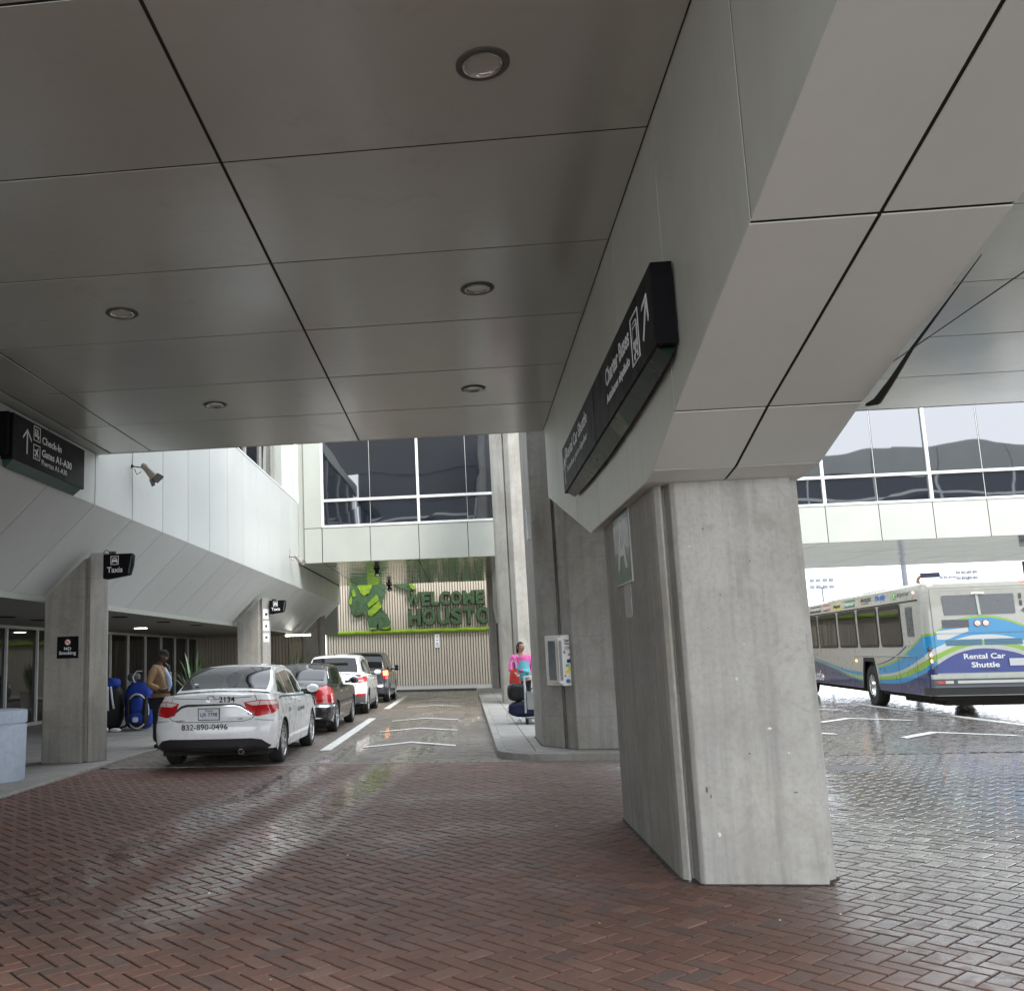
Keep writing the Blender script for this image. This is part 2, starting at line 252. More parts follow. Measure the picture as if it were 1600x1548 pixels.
# ---------------------------------------------------------------- mesh helpers
class MB:
    def __init__(s): s.v=[];s.f=[];s.mi=[];s.mats=[]
    def _m(s,m):
        if m not in s.mats: s.mats.append(m)
        return s.mats.index(m)
    def add(s,vs,fs,m=None):
        o=len(s.v); s.v+= [tuple(p) for p in vs]; k=s._m(m)
        for f in fs: s.f.append(tuple(o+i for i in f)); s.mi.append(k)
        return s
    def box(s,x0,x1,y0,y1,z0,z1,m=None):
        vs=[(x,y,z) for x in(x0,x1) for y in(y0,y1) for z in(z0,z1)]
        return s.add(vs,[(0,1,3,2),(4,6,7,5),(0,4,5,1),(2,3,7,6),(0,2,6,4),(1,5,7,3)],m)
    def prism(s,poly,axis,a,b,m=None):
        # poly: 2-D points in the two remaining axes (order XYZ without axis)
        def P(p,h):
            q=list(p); q.insert(axis,h); return tuple(q)
        n=len(poly); vs=[P(p,a) for p in poly]+[P(p,b) for p in poly]
        fs=[tuple(range(n)),tuple(range(n,2*n))[::-1]]+[(i,i+n,(i+1)%n+n,(i+1)%n) for i in range(n)]
        return s.add(vs,fs,m)
    def tube(s,pts,r,m=None,n=8,cap=True):
        pts=[Vector(p) for p in pts]; rs=r if isinstance(r,(list,tuple)) else [r]*len(pts)
        vs=[];fs=[]; ref=None
        for i,p in enumerate(pts):
            d=(pts[min(i+1,len(pts)-1)]-pts[max(i-1,0)]); d=d.normalized() if d.length>1e-9 else Vector((0,0,1))
            if ref is None: ref=d.orthogonal().normalized()
            a=(ref-d*ref.dot(d)); a=a.normalized() if a.length>1e-6 else d.orthogonal().normalized(); ref=a; b=d.cross(a)
            for k in range(n):
                t=2*PI*k/n; vs.append(p+a*math.cos(t)*rs[i]+b*math.sin(t)*rs[i])
        for i in range(len(pts)-1):
            for k in range(n):
                fs.append((i*n+k,i*n+(k+1)%n,(i+1)*n+(k+1)%n,(i+1)*n+k))
        if cap: fs.append(tuple(range(n))[::-1]); fs.append(tuple(range((len(pts)-1)*n,len(pts)*n)))
        return s.add(vs,fs,m)
    def lathe(s,prof,c=(0,0,0),axis=2,n=32,m=None):
        vs=[];fs=[]
        for (r,h) in prof:
            for k in range(n):
                t=2*PI*k/n; q=[r*math.cos(t),r*math.sin(t)]; q.insert(axis,h); vs.append((q[0]+c[0],q[1]+c[1],q[2]+c[2]))
        for i in range(len(prof)-1):
            for k in range(n): fs.append((i*n+k,i*n+(k+1)%n,(i+1)*n+(k+1)%n,(i+1)*n+k))
        return s.add(vs,fs,m)
    def grid(s,fn,nu,nv,m=None):
        vs=[fn(i/nu,j/nv) for i in range(nu+1) for j in range(nv+1)]
        return s.add(vs,[(i*(nv+1)+j,(i+1)*(nv+1)+j,(i+1)*(nv+1)+j+1,i*(nv+1)+j+1) for i in range(nu) for j in range(nv)],m)
    def ell(s,c,r,m=None,nu=16,nv=10,rot=None):
        vs=[];fs=[]
        for j in range(nv+1):
            ph=PI*j/nv
            for i in range(nu):
                t=2*PI*i/nu; q=Vector((r[0]*math.sin(ph)*math.cos(t),r[1]*math.sin(ph)*math.sin(t),r[2]*math.cos(ph)))
                if rot: q=rot@q
                vs.append(Vector(c)+q)
        for j in range(nv):
            for i in range(nu): fs.append((j*nu+i,j*nu+(i+1)%nu,(j+1)*nu+(i+1)%nu,(j+1)*nu+i))
        return s.add(vs,fs,m)
    def build(s,name,parent=None,smooth=False,bevel=0,seg=2,fix=True):
        me=bpy.data.meshes.new(name); me.from_pydata([tuple(map(float,v)) for v in s.v],[],s.f)
        for m in s.mats: me.materials.append(MT[m] if m in MT else m)
        for i,p in enumerate(me.polygons): p.material_index=s.mi[i]
        if fix:
            bm=bmesh.new(); bm.from_mesh(me); bmesh.ops.remove_doubles(bm,verts=bm.verts,dist=1e-5)
            bmesh.ops.recalc_face_normals(bm,faces=bm.faces); bm.to_mesh(me); bm.free()
        if smooth:
            me.polygons.foreach_set('use_smooth',[True]*len(me.polygons))
            try: me.set_sharp_from_angle(angle=R(smooth if smooth is not True else 40))
            except Exception: pass
        o=bpy.data.objects.new(name,me); C.objects.link(o)
        if parent: o.parent=parent
        if bevel:
            b=o.modifiers.new('bevel','BEVEL'); b.width=bevel; b.segments=seg; b.limit_method='ANGLE'; b.angle_limit=R(35)
        return o
def tag(o,label=None,cat=None,group=None,kind=None):
    for k,v in (('label',label),('category',cat),('group',group),('kind',kind)):
        if v: o[k]=v
    return o
def thing(name,label,cat,loc=(0,0,0),rz=0,group=None):
    o=bpy.data.objects.new(name,None); C.objects.link(o); o.location=loc; o.rotation_euler=(0,0,rz); o.empty_display_size=.2
    return tag(o,label,cat,group)
def copy_tree(o,parent=None):
    c=o.copy(); C.objects.link(c); c.parent=parent
    for ch in list(o.children): copy_tree(ch,c)
    return c
def fillpoly(poly,fn,cuts=0,m=None,mb=None,flip=False):
    bm=bmesh.new(); vs=[bm.verts.new((p[0],p[1],0)) for p in poly]; es=[bm.edges.new((vs[i],vs[(i+1)%len(vs)])) for i in range(len(vs))]
    bmesh.ops.triangle_fill(bm,use_beauty=True,edges=es)
    for _ in range(cuts): bmesh.ops.subdivide_edges(bm,edges=bm.edges[:],cuts=1,use_grid_fill=True)
    bm.verts.index_update()
    mb=mb or MB(); mb.add([fn(v.co.x,v.co.y) for v in bm.verts],[tuple(v.index for v in f.verts) for f in bm.faces],m); bm.free(); return mb
def slab(poly,fn,t,m=None,mb=None,cuts=0):
    """polygon in 2-D with real thickness: fn(u,v,d) places a point d in front of the surface"""
    mb=mb or MB(); fillpoly(poly,lambda a,b:fn(a,b,t),cuts,m,mb)
    n=len(poly); vs=[fn(p[0],p[1],t) for p in poly]+[fn(p[0],p[1],0) for p in poly]
    mb.add(vs,[(i,(i+1)%n,(i+1)%n+n,i+n) for i in range(n)],m); return mb
FC={}
def text(name,s,org,right,upv,mat,parent,w=None,h=None,bold=0.0,ext=.002,align='L',shear=0,space=1.0):
    """real lettering: built-in font turned into mesh, fitted into a w x h rectangle whose lower-left corner is org"""
    cu=bpy.data.curves.new('t','FONT'); cu.body=s; cu.size=1; cu.offset=bold; cu.extrude=0; cu.shear=shear; cu.resolution_u=3; cu.space_character=space
    ob=bpy.data.objects.new('t',cu); C.objects.link(ob); dg=bpy.context.evaluated_depsgraph_get(); dg.update()
    me=bpy.data.meshes.new_from_object(ob.evaluated_get(dg)); bpy.data.objects.remove(ob); bpy.data.curves.remove(cu)
    xs=[v.co.x for v in me.vertices]; ys=[v.co.y for v in me.vertices]; x0,x1,y0,y1=min(xs),max(xs),min(ys),max(ys)
    sy=(h/(y1-y0)) if h else w/(x1-x0); sx=(w/(x1-x0)) if w else sy
    right=Vector(right).normalized(); upv=Vector(upv).normalized(); nn=right.cross(upv); org=Vector(org)
    if align=='C': org=org-right*sx*(x1-x0)/2
    for v in me.vertices:
        p=org+right*(v.co.x-x0)*sx+upv*(v.co.y-y0)*sy; v.co=p+nn*ext
    bm=bmesh.new(); bm.from_mesh(me)
    r=bmesh.ops.extrude_face_region(bm,geom=bm.faces[:]); 
    for e in r['geom']:
        if isinstance(e,bmesh.types.BMVert): e.co-=nn*ext*.98
    bmesh.ops.recalc_face_normals(bm,faces=bm.faces[:]); bm.to_mesh(me); bm.free()
    me.name=name; me.materials.clear(); me.materials.append(MT[mat])
    for p in me.polygons: p.material_index=0; p.use_smooth=False
    o=bpy.data.objects.new(name,me); C.objects.link(o)
    if parent: o.parent=parent
    return o
def rrect(x0,x1,y0,y1,r,n=5):
    out=[]
    for cx,cy,a in ((x1-r,y1-r,0),(x0+r,y1-r,90),(x0+r,y0+r,180),(x1-r,y0+r,270)):
        for i in range(n+1):
            t=R(a+90*i/n); out.append((cx+r*math.cos(t),cy+r*math.sin(t)))
    return out
def circ(cx,cy,r,n=20,ry=None): return [(cx+r*math.cos(2*PI*i/n),cy+(ry or r)*math.sin(2*PI*i/n)) for i in range(n)]
# ================================================================ SETTING
CZ=4.95
g=MB(); g.box(-300,300,-4,700,-.4,-.010,'asphalt_far'); o=g.build('ground'); tag(o,kind='structure')
g=MB(); g.box(-300,300,-160,-4.0,-.4,-.006,'pavement'); tag(g.build('bounce_ground'),kind='structure')  # unseen pale ground behind the camera, added to bounce light under the canopy
def sheet(name,x0,x1,y0,y1,z,m):
    return tag(MB().add([(x0,y0,z),(x1,y0,z),(x1,y1,z),(x0,y1,z)],[(0,1,2,3)],m).build(name,fix=False),kind='structure')
sheet('road_near',-5.8,24,-4,14.72,-.009,'grout_sand')
def paving(name,x0,x1,y0,y1,size,mat,seed=4,rot=46,gA=.080,gB=.042):
    random.seed(seed); ca,sa=math.cos(R(rot)),math.sin(R(rot)); vs=[];fs=[];cols=[]
    def W(u,v): x=u*size;y=v*size; return (x*ca+y*sa,-x*sa+y*ca)
    cs=[(ca*x-sa*y,sa*x+ca*y) for x in(x0,x1) for y in(y0,y1)]
    i0=int(min(c[0] for c in cs)/size)-1;i1=int(max(c[0] for c in cs)/size)+1;j0=int(min(c[1] for c in cs)/size)-1;j1=int(max(c[1] for c in cs)/size)+1
    for i in range(i0,i1+1):
        for j in range(j0,j1+1):
            k=(i-j)%4
            if k==0: q=(i,j,i+2,j+1)
            elif k==3: q=(i,j,i+1,j+2)
            else: continue
            cx,cy=W((q[0]+q[2])/2,(q[1]+q[3])/2)
            if not(x0<cx<x1 and y0<cy<y1): continue
            ja,jb=random.uniform(-.008,.008),random.uniform(-.008,.008)
            a,b_,c,d=q[0]+gB+ja,q[1]+gA+jb,q[2]-gB+ja,q[3]-gA+jb
            h=random.gauss(0,.0011); tx,ty=random.gauss(0,.0055),random.gauss(0,.0055); be=.035; n=len(vs)
            for (uu,vv,zz) in ((a,b_,-.012),(c,b_,-.012),(c,d,-.012),(a,d,-.012),(a+be,b_+be,0),(c-be,b_+be,0),(c-be,d-be,0),(a+be,d-be,0),(a,b_,-.0028),(c,b_,-.0028),(c,d,-.0028),(a,d,-.0028)):
                X,Y=W(uu,vv); z=zz+h+(X-cx)*tx+(Y-cy)*ty if zz>-.01 else zz
                vs.append((X,Y,z))
            fs.append((n+4,n+5,n+6,n+7))
            for e in range(4): f=(e+1)%4; fs.append((n+8+e,n+8+f,n+4+f,n+4+e)); fs.append((n+e,n+f,n+8+f,n+8+e))
            r=(random.random(),random.random(),random.random(),1); cols+=[r]*12
    me=bpy.data.meshes.new(name); me.from_pydata(vs,[],fs); at=me.color_attributes.new('rnd','FLOAT_COLOR','POINT')
    at.data.foreach_set('color',[c for r in cols for c in r]); me.materials.append(MT[mat]); o=bpy.data.objects.new(name,me); C.objects.link(o); return tag(o,kind='structure')
paving('road_paving',-5.82,16,1.6,14.66,.11,'brick'); paving('lane_paving',-5.82,14,14.80,34,.115,'brick_grey',seed=6,rot=44,gA=.07,gB=.05)
b=MB(); b.add([(-5.8,14.72,-.009),(14,14.72,-.009),(14,34,-.009),(-5.8,34,-.009)],[(0,1,2,3)],'grout_sand'); b.add([(14,14.72,0),(24,14.72,0),(24,34,0),(14,34,0)],[(0,1,2,3)],'grey_pavers'); b.add([(-5.8,34,0),(24,34,0),(24,44.2,0),(-5.8,44.2,0)],[(0,1,2,3)],'grey_pavers')
b.add([(24,-4,0),(60,-4,0),(60,62,0),(24,62,0)],[(0,1,2,3)],'grey_pavers')
b.add([(4,44.2,0),(24,44.2,0),(24,62,0),(4,62,0)],[(0,1,2,3)],'grey_pavers'); tag(b.build('road',fix=False),kind='structure')
# row of soldier stones where the red paving stops
b=MB(); random.seed(3)
for i in range(60):
    x=-5.6+i*.108; b.box(x,x+.1,14.66,14.78,-.004,.004+random.random()*.002,'kerb_concrete')
tag(b.build('edging_stones'),kind='structure')
# left pavement (almost flush) with its kerb stone
b=MB(); b.box(-14,-5.98,-6,44.2,-.3,.03,'pavement')
for y in range(-6,44,3): b.box(-13.9,-6.0,y+.0,y+.014,.028,.0315,'seam_dark')
tag(b.build('left_pavement'),kind='structure')
b=MB()
for i in range(25):
    y=-6+i*2.01; b.box(-5.975,-5.8,y,y+2.0,-.3,.036,'kerb_concrete')
tag(b.build('left_kerb',bevel=.012),kind='structure')
# right island with rounded nose
def isl(off,n=8):
    x0,x1,y0,y1=.42+off,3.3-off,14.62+off,44.1; r=.75-off; p=[]
    for i in range(n+1):
        t=R(180+90*i/n); p.append((x0+r+r*math.cos(t),y0+r+r*math.sin(t)))
    for i in range(n+1):
        t=R(270+90*i/n); p.append((x1-r+r*math.cos(t),y0+r+r*math.sin(t)))
    return p+[(x1,y1),(x0,y1)]
b=MB(); b.prism(isl(0),2,-.3,.115,'kerb_concrete'); tag(b.build('island_kerb',bevel=.02),kind='structure')
b=MB(); b.prism(isl(.13),2,.05,.122,'pavement')
b.box(.98,.992,14.9,44,.1215,.124,'seam_dark')
for y in (17.5,20.5,23.5,26.5,29.5,32.5,35.5,38.5,41.5): b.box(.56,3.1,y,y+.012,.1215,.1235,'seam_dark')
tag(b.build('island_pavement'),kind='structure')
b=MB(); b.box(-5.7,15.4,44.2,49.95,-.3,.10,'pavement'); tag(b.build('cross_pavement'),kind='structure')
# painted markings, 4 mm above the paving
b=MB()
for y0,y1 in ((16.9,25.5),(30.1,39.0)): b.box(-2.62,-2.43,y0,y1,.001,.009,'paint_line')
def chevron(b,x,y,w,up,th=.32,skip=0):
    b.add([(x-w,y,.009),(x,y+up,.009),(x,y+up+th,.009),(x-w,y+th,.009)],[(0,1,2,3)],'paint_line')
    b.add([(x,y+up,.009),(x+w,y,.009),(x+w,y+th,.009),(x,y+up+th,.009)],[(0,1,2,3)],'paint_line')
for y in (17.2,20.7,24.1,30.5,34.1,37.6): chevron(b,-1.08,y,.83,.85,.24)
for y in (17.0,20.75,24.5,28.2): chevron(b,8.12,y,.9,.92,.26)
chevron(b,5.0,18.0,1.5,.9,.26)
b.box(10.18,10.34,12,26.5,.001,.009,'paint_line')
tag(b.build('road_markings'),kind='structure')
b=MB(); b.lathe([(0,.0045),(.28,.0045),(.3,0)],(4.87,13.2,0),m='bumper_grey'); tag(b.build('manhole_cover'),'small dark round cover set in the wet paving right of the near column','manhole cover')
# small white litter and stone chips on the paving
b=MB(); random.seed(11)
for i in range(75):
    x=random.uniform(-5.6,4.5); y=3.4+random.random()**1.5*11; s=random.uniform(.003,.009)
    b.ell((x,y,s*.3),(s,s*random.uniform(.5,1.3),s*.35),'sign_white',6,4)
o=b.build('stone_chips'); tag(o,'scattered pale stone chips on the red paving','stone chips',kind='stuff')

# ================================================================ TERMINAL: canopy ceiling, beam, upper floor
term=thing('terminal_building','grey metal clad terminal canopy with panelled ceiling and deep tapered beam','building',(0,6,0))
def P(o): o.parent=term; o.matrix_parent_inverse=Matrix.Translation((0,-6,0)); return o
gap=.011
def panels(b,xs,ys,z,m,th=.03):
    for i in range(len(xs)-1):
        for j in range(len(ys)-1):
            x_,X_,y_,Y_=xs[i]+gap,xs[i+1]-gap,ys[j]+gap,ys[j+1]-gap; q=[random.uniform(-.0035,.001) for _ in range(4)]
            b.add([(x_,y_,z+q[0]),(X_,y_,z+q[1]),(X_,Y_,z+q[2]),(x_,Y_,z+q[3]),(x_,y_,z+.006),(X_,y_,z+.006),(X_,Y_,z+.006),(x_,Y_,z+.006)],[(0,1,2),(0,2,3),(4,5,6,7),(0,1,5,4),(1,2,6,5),(2,3,7,6),(3,0,4,7)],m)
b=MB(); random.seed(5)
ysL=[.8,2.5,4.2,5.9,7.6,9.3,11.0,12.7,14.42]
panels(b,[-5.52,-4.86,-1.51,1.34],ysL,CZ,'ceiling_metal')
b.box(-5.74,1.34,0.8,14.40,CZ+.007,CZ+.10,'seam_dark')
b.box(-5.745,-5.54,0.8,14.42,CZ-.012,CZ+.019,'cream_panel')
b.box(-5.74,1.34,14.425,14.45,CZ-.004,CZ+.45,'cream_panel')
P(b.build('ceiling',bevel=.003,seg=1))
b=MB(); ysR=[.78,2.46,4.14,5.82,7.49,9.16,10.83,12.49,14.18]
panels(b,[2.46,5.32,8.7,12.1,15.5,18.9,22.3],ysR,CZ,'ceiling_metal')
b.box(2.45,22.3,0.8,14.16,CZ+.007,CZ+.10,'seam_dark'); b.box(2.45,22.3,14.19,14.22,CZ-.004,CZ+.45,'cream_panel')
P(b.build('right_ceiling',bevel=.003,seg=1))
# beam: side cladding panels cut by the bottom profile
def beam(X0,X1,ys,prof,ztop,parentfn,mside,munder,useam=True,xs=None):
    def zb(y):
        for (a,za),(c,zc) in zip(prof[:-1],prof[1:]):
            if a<=y<=c: return za+(zc-za)*(y-a)/(c-a)
        return prof[-1][1]
    b=MB()
    for sgn,xf,xb in ((-1,X0,X0+.006),(1,X1,X1-.006)):
        for a,c in zip(ys[:-1],ys[1:]):
            a2,c2=a+.008,c-.008
            mids=[a2]+[p[0] for p in prof if a2<p[0]<c2]+[c2]
            poly=[(y,zb(y)+.004) for y in mids]+[(c2,ztop),(a2,ztop)]
            b.prism(poly,0,min(xf,xb),max(xf,xb),mside)
    inner=[(p[0],p[1]+.009) for p in prof]; b.prism(inner+[(prof[-1][0],ztop),(prof[0][0],ztop)],0,X0+.008,X1-.008,'seam_dark')
    o1=parentfn(b.build('beam_side_panels',bevel=.003,seg=1))
    b=MB(); xm=(X0+X1)/2
    cuts=sorted(set([p[0] for p in prof]))
    for (a,za),(c,zc) in zip(prof[:-1],prof[1:]):
        ln=c-a
        for x0,x1 in ((X0+.002,xm-.009),(xm+.009,X1-.002)):
            g0=.010 if ln>.4 else 0
            ya,yc=a+g0,c-g0; z0=za+(zc-za)*g0/ln; z1=zc-(zc-za)*g0/ln
            b.add([(x0,ya,z0),(x1,ya,z0),(x1,yc,z1),(x0,yc,z1),(x0,ya,z0+.007),(x1,ya,z0+.007),(x1,yc,z1+.007),(x0,yc,z1+.007)],
                  [(0,1,2,3),(4,5,6,7),(0,1,5,4),(1,2,6,5),(2,3,7,6),(3,0,4,7)],munder)
    return o1,parentfn(b.build('beam_soffit_panels',bevel=.002,seg=1))
prof=[(.78,4.27),(2.45,3.86),(4.13,3.44),(5.84,3.02),(6.60,2.80),(6.86,2.765),(9.92,2.79),(14.2,3.87)]
beam(1.34,2.45,[.78,2.42,4.11,5.81,7.5,9.2,10.9,12.6,14.24],prof,CZ+.02,P,'beam_side_metal','beam_metal')
# torn dark gasket hanging along the right edge of the beam soffit
b=MB(); pts=[]; 
b.tube([(2.462,4.45,3.345),(2.463,4.8,3.25),(2.466,5.2,3.145),(2.475,5.5,3.05),(2.48,5.72,2.99),(2.47,5.84,3.0)],[.002,.005,.009,.017,.024,.010],'seam_dark')
P(b.build('torn_gasket'))
random.seed(21)

# upper floor over the canopy (seen mirrored in the bridge glass)
b=MB()
x=-5.7
while x<29: b.box(x+.012,x+3.40,14.46,14.52,10.3,11.7,'cream_panel' if x>6 else 'tarnish_shade'); b.box(x+.012,x+3.40,14.46,14.52,5.42,7.2,'cream_panel'); x+=3.42  # upper left panels take a darker colour to paint in their weaker light
b.box(-5.7,30,14.455,14.47,5.4,11.7,'seam_dark'); b.box(-5.7,30,8,14.5,11.6,11.72,'cream_panel'); b.box(-12,7.5,14.40,14.6,11.73,16,'tarnish_shade')
P(b.build('upper_wall'))
b=MB(); b.box(-5.7,30,14.475,14.50,7.2,10.28,'dark_glass'); wnd=P(b.build('upper_window'))
b=MB(); x=-5.7
while x<30: b.box(x-.05,x+.05,14.501,14.53,7.2,10.28,'frame_white'); x+=3.42
b.box(-5.7,30,14.531,14.55,9.05,9.2,'frame_white'); P(b.build('window_frame'))
# roof slab closing the building above the ceiling
b=MB(); b.box(-5.74,22.3,0.8,14.3,CZ+.5,CZ+.6,'seam_dark'); P(b.build('roof_slab'))

# ---------------------------------------------------------------- left wing with vertical fascia and sloped soffit
wing=thing('terminal_wing','white panelled terminal wing with sloping soffit above the left pavement','building',(-9,15,0))
def Wp(o): o.parent=wing; o.matrix_parent_inverse=Matrix.Translation((9,-15,0)); return o
XF=-5.74; ZB=4.11; ZT=7.13; XS=-7.09; ZS=2.78
yj=14.29; ys=[]
y=yj-1.715*10
while y<44: ys.append(y); y+=1.7155
b=MB()
for a in ys:
    c=min(a+1.7155,44.0); b.box(XF-.006,XF,a+.010,c-.010,ZB+.004,(ZT if a>13 else CZ-.02) if a<32.9 else CZ-.02,'white_panel')
b.box(XF-.08,XF-.007,ys[0],44,ZB,ZT-.01,'seam_dark'); b.box(XF-.10,XF+.012,14.5,33,ZT,ZT+.05,'frame_white')
Wp(b.build('fascia_panels',bevel=.003,seg=1))
b=MB(); dx,dz=XS-XF,ZS-ZB; L=math.hypot(dx,dz); nx,nz=-dz/L,dx/L
nx,nz=(abs(dz)/L,-abs(dx)/L)
for a in ys:
    c=min(a+1.7155,44.0); g0=.009
    q=[(XF,ZB-.002),(XS,ZS),(XS-nx*.006,ZS-nz*.006),(XF-nx*.006,ZB-nz*.006)]
    b.prism([(p[0],p[1]) for p in q],1,a+g0,c-g0,'sloped_panel')
q=[(XF-nx*.009,ZB-nz*.009),(XS-nx*.009,ZS-nz*.009),(XS-nx*.06,ZS-nz*.06),(XF-nx*.06,ZB-nz*.06)]
b.prism(q,1,ys[0],43.9,'seam_dark'); b.box(XS-.04,XS+.004,ys[0],44,ZS-.105,ZS-.002,'cream_panel')
Wp(b.build('sloped_soffit_panels'))
b=MB(); b.box(-12.4,XS-.045,ys[0],44,2.70,2.8,'lower_soffit_paint'); Wp(b.build('lower_soffit'))
b=MB(); b.box(XF-.3,XF-.12,14.5,29.3,ZT+.06,10.4,'dark_glass'); Wp(b.build('upper_window'))
b=MB()
for y in (18.0,21.6,25.2,27.2,28.9): b.box(XF-.13,XF-.06,y-.04,y+.04,ZT+.06,10.4,'frame_alu')
b.box(XF-.12,XF-.07,17.9,29.0,ZT+.06,ZT+.12,'frame_alu'); Wp(b.build('window_frame'))
b=MB(); b.box(XF-.2,XF-.05,29.32,30.35,ZT+.05,10.5,'cream_panel'); b.box(XF-.2,XF-.08,30.38,32.95,ZT+.05,10.5,'sloped_panel'); b.box(XF-.9,XF-.31,14.5,33,ZT+.06,10.5,'seam_dark'); b.box(-12.4,XF-.05,14.4,33,10.45,10.9,'cream_panel')
b.box(-12.4,XF-.12,14.3,14.45,CZ,10.45,'cream_panel')
Wp(b.build('upper_wall'))
XG=-11.9
b=MB(); b.box(XG-.05,XG,-6,41.5,.08,2.66,'dark_glass'); gw=Wp(b.build('glass_wall'))
b=MB()
for y in [23.75-1.85*k for k in range(1,14)]+[23.75,25.55,29.2,31.1,32.8,34.65,36.5,38.3,40.15]: b.box(XG+.002,XG+.07,y-.03,y+.03,.1,2.62,'frame_white')
b.box(XG+.002,XG+.08,-6,41.5,2.62,2.698,'frame_alu'); b.box(XG+.002,XG+.08,-6,41.5,.032,.12,'frame_alu')
Wp(b.build('glass_wall_frame'))
b=MB(); x=-11.9
random.seed(2)
while x<-7.02:
    w_=.112; b.box(x,x+w_,41.52,41.60,.03,2.69,'corrugated_tan'); x+=w_+.032
b.box(-12.4,-6.98,41.601,41.8,.03,2.695,'tarnish_shade'); Wp(b.build('return_wall'))
b=MB(); b.box(-7.62,-7.02,41.45,41.515,.03,2.3,'door_cream'); b.box(-7.66,-7.62,41.44,41.515,.03,2.34,'frame_alu'); b.box(-7.02,-6.99,41.44,41.515,.03,2.34,'frame_alu'); b.box(-7.62,-7.02,41.44,41.515,2.3,2.34,'frame_alu'); dr=Wp(b.build('door'))
b=MB(); b.box(-12.4,-12.0,-6,44,0,10.6,'tarnish_shade'); b.box(-12.3,XF-.1,43.86,43.95,2.7,7,'cream_panel'); b.box(-12.3,XF-.1,-2.7,-2.6,2.8,7,'cream_panel'); Wp(b.build('core_wall'))
b=MB(); b.box(XF-.10,XF+.01,43.97,44.02,ZB+.01,CZ,'white_panel'); Wp(b.build('fascia_end_cap'))

# ---------------------------------------------------------------- glazed bridge
br=thing('connecting_bridge','long glazed bridge with white panel band crossing over the lanes','bridge',(8,33,4.95))
def B(o): o.parent=br; o.matrix_parent_inverse=Matrix.Translation((-8,-33,-4.95)); return o
YB=33.0
b=MB(); x=-4.87; k=0
b.box(-5.5,-4.885,YB-.01,YB+.03,CZ,6.17,'cream_panel'); b.box(-5.5,-4.885,YB-.01,YB+.03,6.19,10.6,'cream_panel'); b.box(-5.735,-5.52,YB+.1,YB+.14,CZ,10.6,'cream_panel')
while x<44:
    b.box(x+.012,x+1.70,YB-.01,YB+.001,CZ+.002,6.19,'cream_panel'); x+=1.711
x=-4.87
while x<44: b.box(x+.012,x+3.41,YB-.01,YB+.03,9.82,11.2,'cream_panel'); x+=3.42
b.box(-4.88,44,YB+.002,YB+.04,CZ+.01,6.19,'seam_dark'); b.box(-5.5,44,YB+.031,YB+.1,9.8,11.2,'seam_dark'); b.box(-5.5,44,YB,44,11.2,11.3,'cream_panel')
B(b.build('wall_panels',bevel=.003,seg=1))
b=MB()
x=-4.82
i=0
while x<44:
    a=(random.random()-.5)*.012
    for z0,z1 in ((6.28,7.12),(7.20,9.78)):
        b.add([(x,YB+.05+a,z0),(x+1.70,YB+.05-a,z0),(x+1.70,YB+.05-a*.6,z1),(x,YB+.05+a*.6,z1)],[(0,1,2,3)],'bridge_glass')
    x+=1.711
B(b.build('window_glass',fix=False))
b=MB(); b.box(-4.8,44,YB+.08,YB+.12,6.2,9.8,'seam_dark')
B(b.build('window_backing'))
b=MB(); x=-4.84
while x<44:
    b.box(x-.045,x+.045,YB-.03,YB+.07,6.25,9.82,'frame_white'); b.box(x+1.70,x+1.718,YB+.035,YB+.07,6.25,9.82,'frame_alu'); x+=3.42
b.box(-4.88,44,YB-.035,YB+.06,6.192,6.27,'frame_white'); b.box(-4.88,44,YB-.028,YB+.06,7.115,7.205,'frame_white')
B(b.build('window_frame'))
b=MB(); xs=[-5.7,-4.86,-1.5]+[1.9+3.4*k for k in range(0,13)]
panels(b,xs,[33.0,36.7,40.4,44.0],CZ,'polished_soffit'); b.box(-5.72,42.6,33.04,44.0,CZ+.007,CZ+.1,'seam_dark'); b.box(-5.72,42.6,43.99,44.03,CZ,11.2,'cream_panel')
B(b.build('soffit'))
pf=[(33.05,3.95),(36.2,2.83),(39.6,2.83),(43.9,4.0)]
def cutprof(o): return B(o)
beam(1.30,2.4,[33.05,34.7,36.4,38.1,39.8,41.5,43.9],pf,CZ-.003,B,'sloped_panel','beam_metal')

# ---------------------------------------------------------------- far corrugated wall
fw_=thing('corrugated_wall','tan corrugated wall closing the lane beneath the bridge','wall',(-2,50,0))
b=MB(); x=-7.3; random.seed(9)
while x<15.2:
    w_=.112; b.prism([(x,50.02),(x+.012,49.95),(x+w_-.012,49.95),(x+w_,50.02)],2,.1,8.2,'corrugated_tan'); x+=w_+.026
b.box(-7.3,15.4,50.021,50.3,.1,8.2,'gap_brown'); o=b.build('corrugated_cladding',fw_); o.matrix_parent_inverse=Matrix.Translation((2,-50,0))

